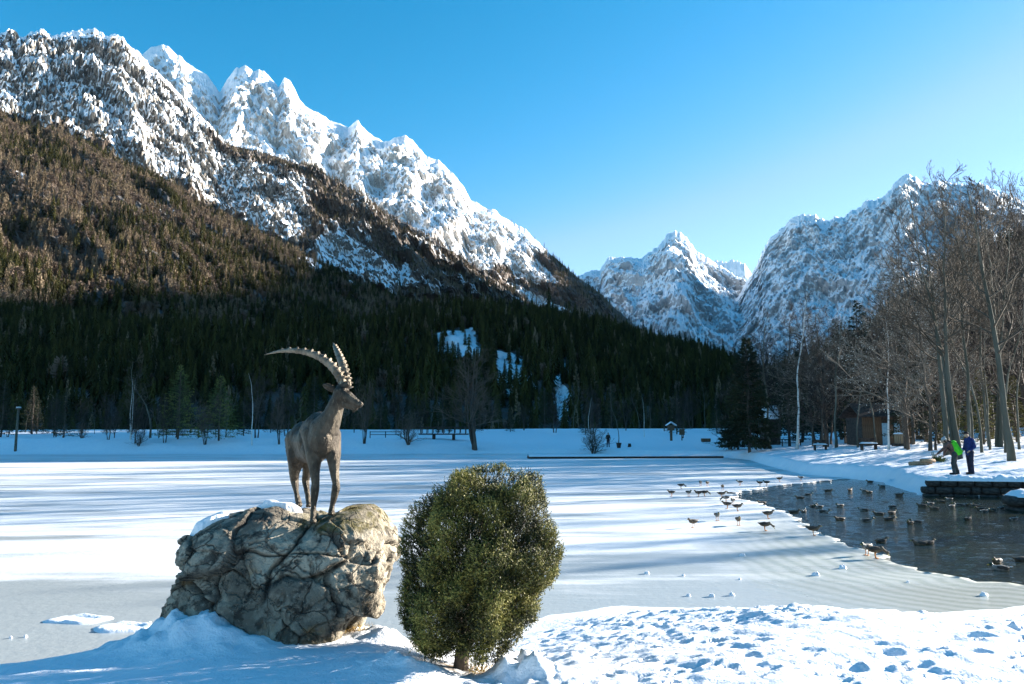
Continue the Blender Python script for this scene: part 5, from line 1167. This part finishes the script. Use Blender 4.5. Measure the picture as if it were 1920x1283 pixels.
# ------------------------------------------------------------------ ducks
D_BROWN = simple('brown_feathers', (.055, .038, .024), (.16, .12, .08), 18, .7); D_GREY = simple('grey_feathers', (.10, .095, .085), (.24, .23, .21), 14, .7); D_GREEN = simple('green_head_feathers', (.006, .018, .010), (.012, .04, .02), 10, .35)
D_DARK = simple('dark_feathers', (.02, .017, .015), (.05, .042, .035), 14, .6); D_BILL = simple('duck_bill', (.35, .25, .04), (.45, .33, .06), 6, .4); D_LEG = simple('duck_leg', (.45, .16, .03), (.55, .22, .05), 6, .5); D_WHITE = simple('pale_feathers', (.5, .5, .48), (.65, .65, .62), 10, .6)
def duck(kind, drake):
    root = empty('duck', (0, 0, 0)); z0 = .16 if kind != 'swim' else .035; c = lambda a, b, r0, r1: ('c', a, b, r0, r1)
    bm_ = D_GREY if drake else D_BROWN
    body = [('e', (0, 0, z0+.05), (.17, .085, .075)), c((.10, 0, z0+.06), (.20, 0, z0+.085), .055, .018), c((-.10, 0, z0+.06), (-.15, 0, z0+.09), .065, .045)]
    b = melt('body', body, .010, bm_, root, 3)
    for s_ in (-1, 1): melt('wing', [('e', (.03, s_*.072, z0+.075), (.13, .020, .045), (0, .12, 0)), c((.10, s_*.06, z0+.08), (.18, s_*.03, z0+.085), .018, .008)], .008, D_DARK, b, 2)
    melt('tail', [c((.17, 0, z0+.08), (.23, 0, z0+.10), .026, .008)], .007, D_WHITE if drake else D_BROWN, root, 1)
    hp = (-.185, 0, z0+.135) if kind != 'feed' else (-.27, 0, z0-.02 if z0 > .1 else z0+.02)
    nb = (-.14, 0, z0+.08); h = melt('head', [c(nb, tuple(np.array(hp)*.5+np.array(nb)*.5+np.array([-.012, 0, 0])), .042, .030), c(tuple(np.array(hp)*.5+np.array(nb)*.5+np.array([-.012, 0, 0])), hp, .030, .032), ('e', (hp[0]-.01, 0, hp[2]+.005), (.045, .034, .036))], .008, D_GREEN if drake else D_BROWN, root, 2)
    bd = np.array([-.9, 0, -.15]) if kind != 'feed' else np.array([-.5, 0, -.85]); q = np.array(hp)+norm(bd)*.035; melt('bill', [c(tuple(q), tuple(q+norm(bd)*.05), .015, .011)], .005, D_BILL, h, 1)
    if drake and kind != 'feed': melt('neck_ring', [c((-.160, 0, z0+.098), (-.166, 0, z0+.108), .034, .034)], .007, D_WHITE, h, 1)
    if kind != 'swim':
        for s_ in (-1, 1):
            V, Q, T = path_tube([(.0, s_*.035, z0), (.01, s_*.035, .08), (-.005, s_*.035, .012)], [.014, .009, .008], 6); V2, F2 = bx((-.03, s_*.035, .008), (.07, .055, .010)); V, Fc = merge([(V, Q, T), (V2, F2)]); link('leg', mesh_np('leg', V, Fc, D_LEG), root)
    return root
DK = {}
def put_duck(kind, drake, px, py, rz, label, group, sc=1.0):
    k = (kind, drake)
    if k not in DK: DK[k] = o = duck(kind, drake)
    else: o = copy_tree(DK[k])
    g = G(px, py, .01 if kind != 'swim' else -.03); o.location = (g[0], g[1], .006 if kind != 'swim' else -.075); o.rotation_euler = (0, 0, rz); o.scale = (sc*.82,)*3; tag(o, label, 'duck', group)
IG = 'ducks standing on the ice'; WG = 'ducks swimming on the open water'
zp = lambda a, b: (1200+a/2.667, 860+b/2.667)
ICE_D = [(158, 188, 'stand', 0, .3, 'brown duck at the far left end of the flock on the ice'), (205, 150, 'feed', 0, 3.3, 'dark duck lying low on the ice, left in the farther row'), (243, 188, 'stand', 1, 2.0, 'duck on the ice just right of the leftmost duck'), (293, 190, 'stand', 0, .2, 'left duck of the close pair in the nearer row on the ice'), (322, 187, 'feed', 0, 3.2, 'right duck of the close pair in the nearer row on the ice'),
 (303, 136, 'stand', 1, 1.2, 'left of the two small ducks standing close in the farthest row'), (337, 138, 'stand', 0, 1.0, 'right of the two small ducks standing close in the farthest row'), (386, 310, 'stand', 1, 1.6, 'lone duck facing away on the ice between the two groups'), (413, 157, 'stand', 0, 1.4, 'duck standing on the ice above the tip of the open water'), (267, 345, 'stand', 0, .5, 'brown duck alone on the ice, nearest at the left'),
 (492, 333, 'stand', 0, 1.5, 'duck seen from behind on the ice below the tip of the open water'), (408, 195, 'stand', 0, 3.0, 'dark duck in the cluster at the tip of the open water, farthest left'), (430, 217, 'feed', 1, .3, 'dark duck in the middle of the cluster at the water tip'), (465, 230, 'stand', 1, 1.0, 'pale breasted duck in the cluster at the water tip'), (437, 250, 'stand', 0, .0, 'brown duck walking below the cluster at the water tip'),
 (487, 262, 'stand', 0, 3.1, 'brown duck standing broadside below the cluster at the water tip'), (500, 133, 'stand', 1, .2, 'duck on the ice in the farther row, right of the water tip'), (600, 137, 'stand', 0, .3, 'left duck of the pair by the far edge of the open water'), (634, 135, 'stand', 0, .1, 'right duck of the pair by the far edge of the open water'), (697, 115, 'stand', 0, 3.3, 'duck on the far ice edge facing right'), (805, 110, 'stand', 1, .4, 'last duck at the right on the far ice edge'),
 (640, 300, 'stand', 0, 3.1, 'brown duck walking right on the ice edge beside the dark water'), (625, 360, 'feed', 0, 3.1, 'brown duck bowing its head on the ice, lower of two broadside ducks'), (867, 383, 'stand', 0, 2.9, 'brown duck at the ice edge halfway along the open water'), (1135, 482, 'stand', 1, .6, 'pied duck at the ice edge, left of the nearest pair'), (1178, 498, 'feed', 0, 3.0, 'rusty brown duck bending to the water, right of the nearest pair')]
for a, b, k, dr, rz, lb in ICE_D: px_, py_ = zp(a, b); put_duck(k, bool(dr), px_, py_, rz, lb, IG, 1.0 if b > 470 else .95)
WAT = [(455, 178), (610, 226), (770, 272), (820, 268), (840, 184), (940, 164), (865, 242), (895, 246), (920, 270), (1000, 240), (1050, 160), (1125, 166), (1145, 172), (1000, 308), (1120, 262), (1210, 142), (1150, 118), (1295, 184), (1195, 282), (1260, 276), (1245, 308), (1135, 314), (1265, 246), (1350, 326), (1382, 322),
 (1410, 240), (1450, 231), (1470, 254), (1505, 219), (1545, 208), (1560, 243), (1595, 236), (1640, 306), (1640, 236), (1675, 242), (1700, 256), (1760, 262), (1805, 254), (1205, 418), (1400, 430), (1445, 427), (1785, 520), (1805, 556), (1870, 308), (1912, 512), (1722, 268), (800, 200)]
zones = {}
for a, b in WAT:
    zn = 'far' if b < 205 else 'upper' if b < 250 else 'middle' if b < 290 else 'lower' if b < 350 else 'near'
    zones.setdefault(zn, []).append((a, b))
ztx = {'far': 'swimming %s from the left in the farthest row below the snowy bank', 'upper': 'swimming %s from the left in the second farthest row', 'middle': 'swimming %s from the left in the middle of the open water', 'lower': 'swimming %s from the left in the row before the middle flock', 'near': 'swimming %s from the left on the near water by the ice'}
dr_ = np.random.default_rng(4)
for zn, L_ in zones.items():
    for i, (a, b) in enumerate(sorted(L_)):
        px_, py_ = zp(a, b); drake = dr_.random() < .45; kk = 'feed' if dr_.random() < .12 else 'swim'
        rz = dr_.choice([0.0, 3.14, .5, 2.6, 3.6, -.4])+dr_.normal(0, .25)
        put_duck('swim', bool(drake), px_, py_, rz, ('dark headed drake ' if drake else 'brown duck ')+ztx[zn] % ORD[i], WG, 1.0)
# lumps of snow and ice left on the lake
def lump(px, py, r, label, seed, ring=False):
    g = G(px, py, 0); r = r if ring else r*.55; n = 22; rad = np.linspace(0, 1, 9); th = np.linspace(0, 2*np.pi, n, endpoint=False); R, T_ = np.meshgrid(rad, th, indexing='ij')
    rr = R*r*(1+.35*perlin(np.cos(T_)*1.5+seed, np.sin(T_)*1.5, seed)); z = (np.exp(-((R-.72)/.16)**2)*.10 if ring else np.sqrt(np.clip(1-R**2, 0, 1))*.75)*r; z = z*(1+1.6*fbm(np.cos(T_)*R*3.5+seed, np.sin(T_)*R*2.5, 2, o=3))+.0
    V = np.stack([rr*np.cos(T_)*(1.6 if ring else 1.1), rr*np.sin(T_), np.where(R > .99, -.01, z+.002)], -1).reshape(-1, 3)
    i, j = np.meshgrid(np.arange(8), np.arange(n), indexing='ij'); jn = (j+1) % n; Q = np.stack([i*n+j, (i+1)*n+j, (i+1)*n+jn, i*n+jn], -1).reshape(-1, 4)
    o = link('snow_ring' if ring else 'snow_lump', mesh_np('snow_lump', V, Q, M_SNOW, True)); o.location = (g[0], g[1], .006); tag(o, label, 'snow ring' if ring else 'snow lump', 'snow rings on the ice' if ring else 'lumps of snow on the ice')
for a in [(150, 1163, .26, 'left one of two low rings of snow on the grey ice', 1, True), (238, 1178, .26, 'right one of two low rings of snow beside the boulder', 2, True), (20, 1197, .035, 'small snow lump at the left edge of the ice', 3), (48, 1195, .04, 'small snow lump, second from the left edge of the ice', 4), (281, 1169, .035, 'small snow lump beside the boulder, above the right ring', 5), (271, 1193, .03, 'small snow lump beside the boulder, below the right ring', 6),
          (1213, 1076, .08, 'white lump on the ice right of the yew bush', 7), (1281, 1080, .05, 'smaller white lump right of the one beside the yew', 8), (1392, 1043, .10, 'snow lump in the lit ice right of the yew, under the shadow band', 9), (1530, 1079, .11, 'broken white lump on the grey ice below the nearest ducks', 10), (1387, 1087, .04, 'tiny white crumb left of the broken lump', 11), (1702, 1092, .04, 'tiny white crumb on the ringed ice to the right', 12),
          (1291, 1118, .06, 'crumb of snow at the ice margin, left', 13), (1335, 1119, .08, 'flat lump of snow at the ice margin, middle', 14), (1372, 1117, .08, 'flat lump of snow at the ice margin, right', 15), (1845, 1117, .09, 'snow lump on the shore at the right', 16), (1580, 1066, .12, 'faint snow ridge on the ice behind the nearest ducks', 17)]: lump(*a)

# ------------------------------------------------------------------ winter haze in the valley
def haze():
    m = bpy.data.materials.new('haze'); m.use_nodes = True; n = m.node_tree.nodes; n.remove(n['Principled BSDF']); v = n.new('ShaderNodeVolumePrincipled')
    v.inputs['Color'].default_value = (.40, .68, 1, 1); v.inputs['Density'].default_value = 0.65e-5; v.inputs['Anisotropy'].default_value = .2; m.node_tree.links.new(v.outputs[0], n['Material Output'].inputs['Volume'])
    V, Fc = bx((0, 0, 800), (14200, 14200, 1700)); V[:, 2] = np.where(V[:, 2] > 500, 1450, -75)
    tag(link('haze', mesh_np('haze', V, Fc, m, False)), kind='stuff')
haze()
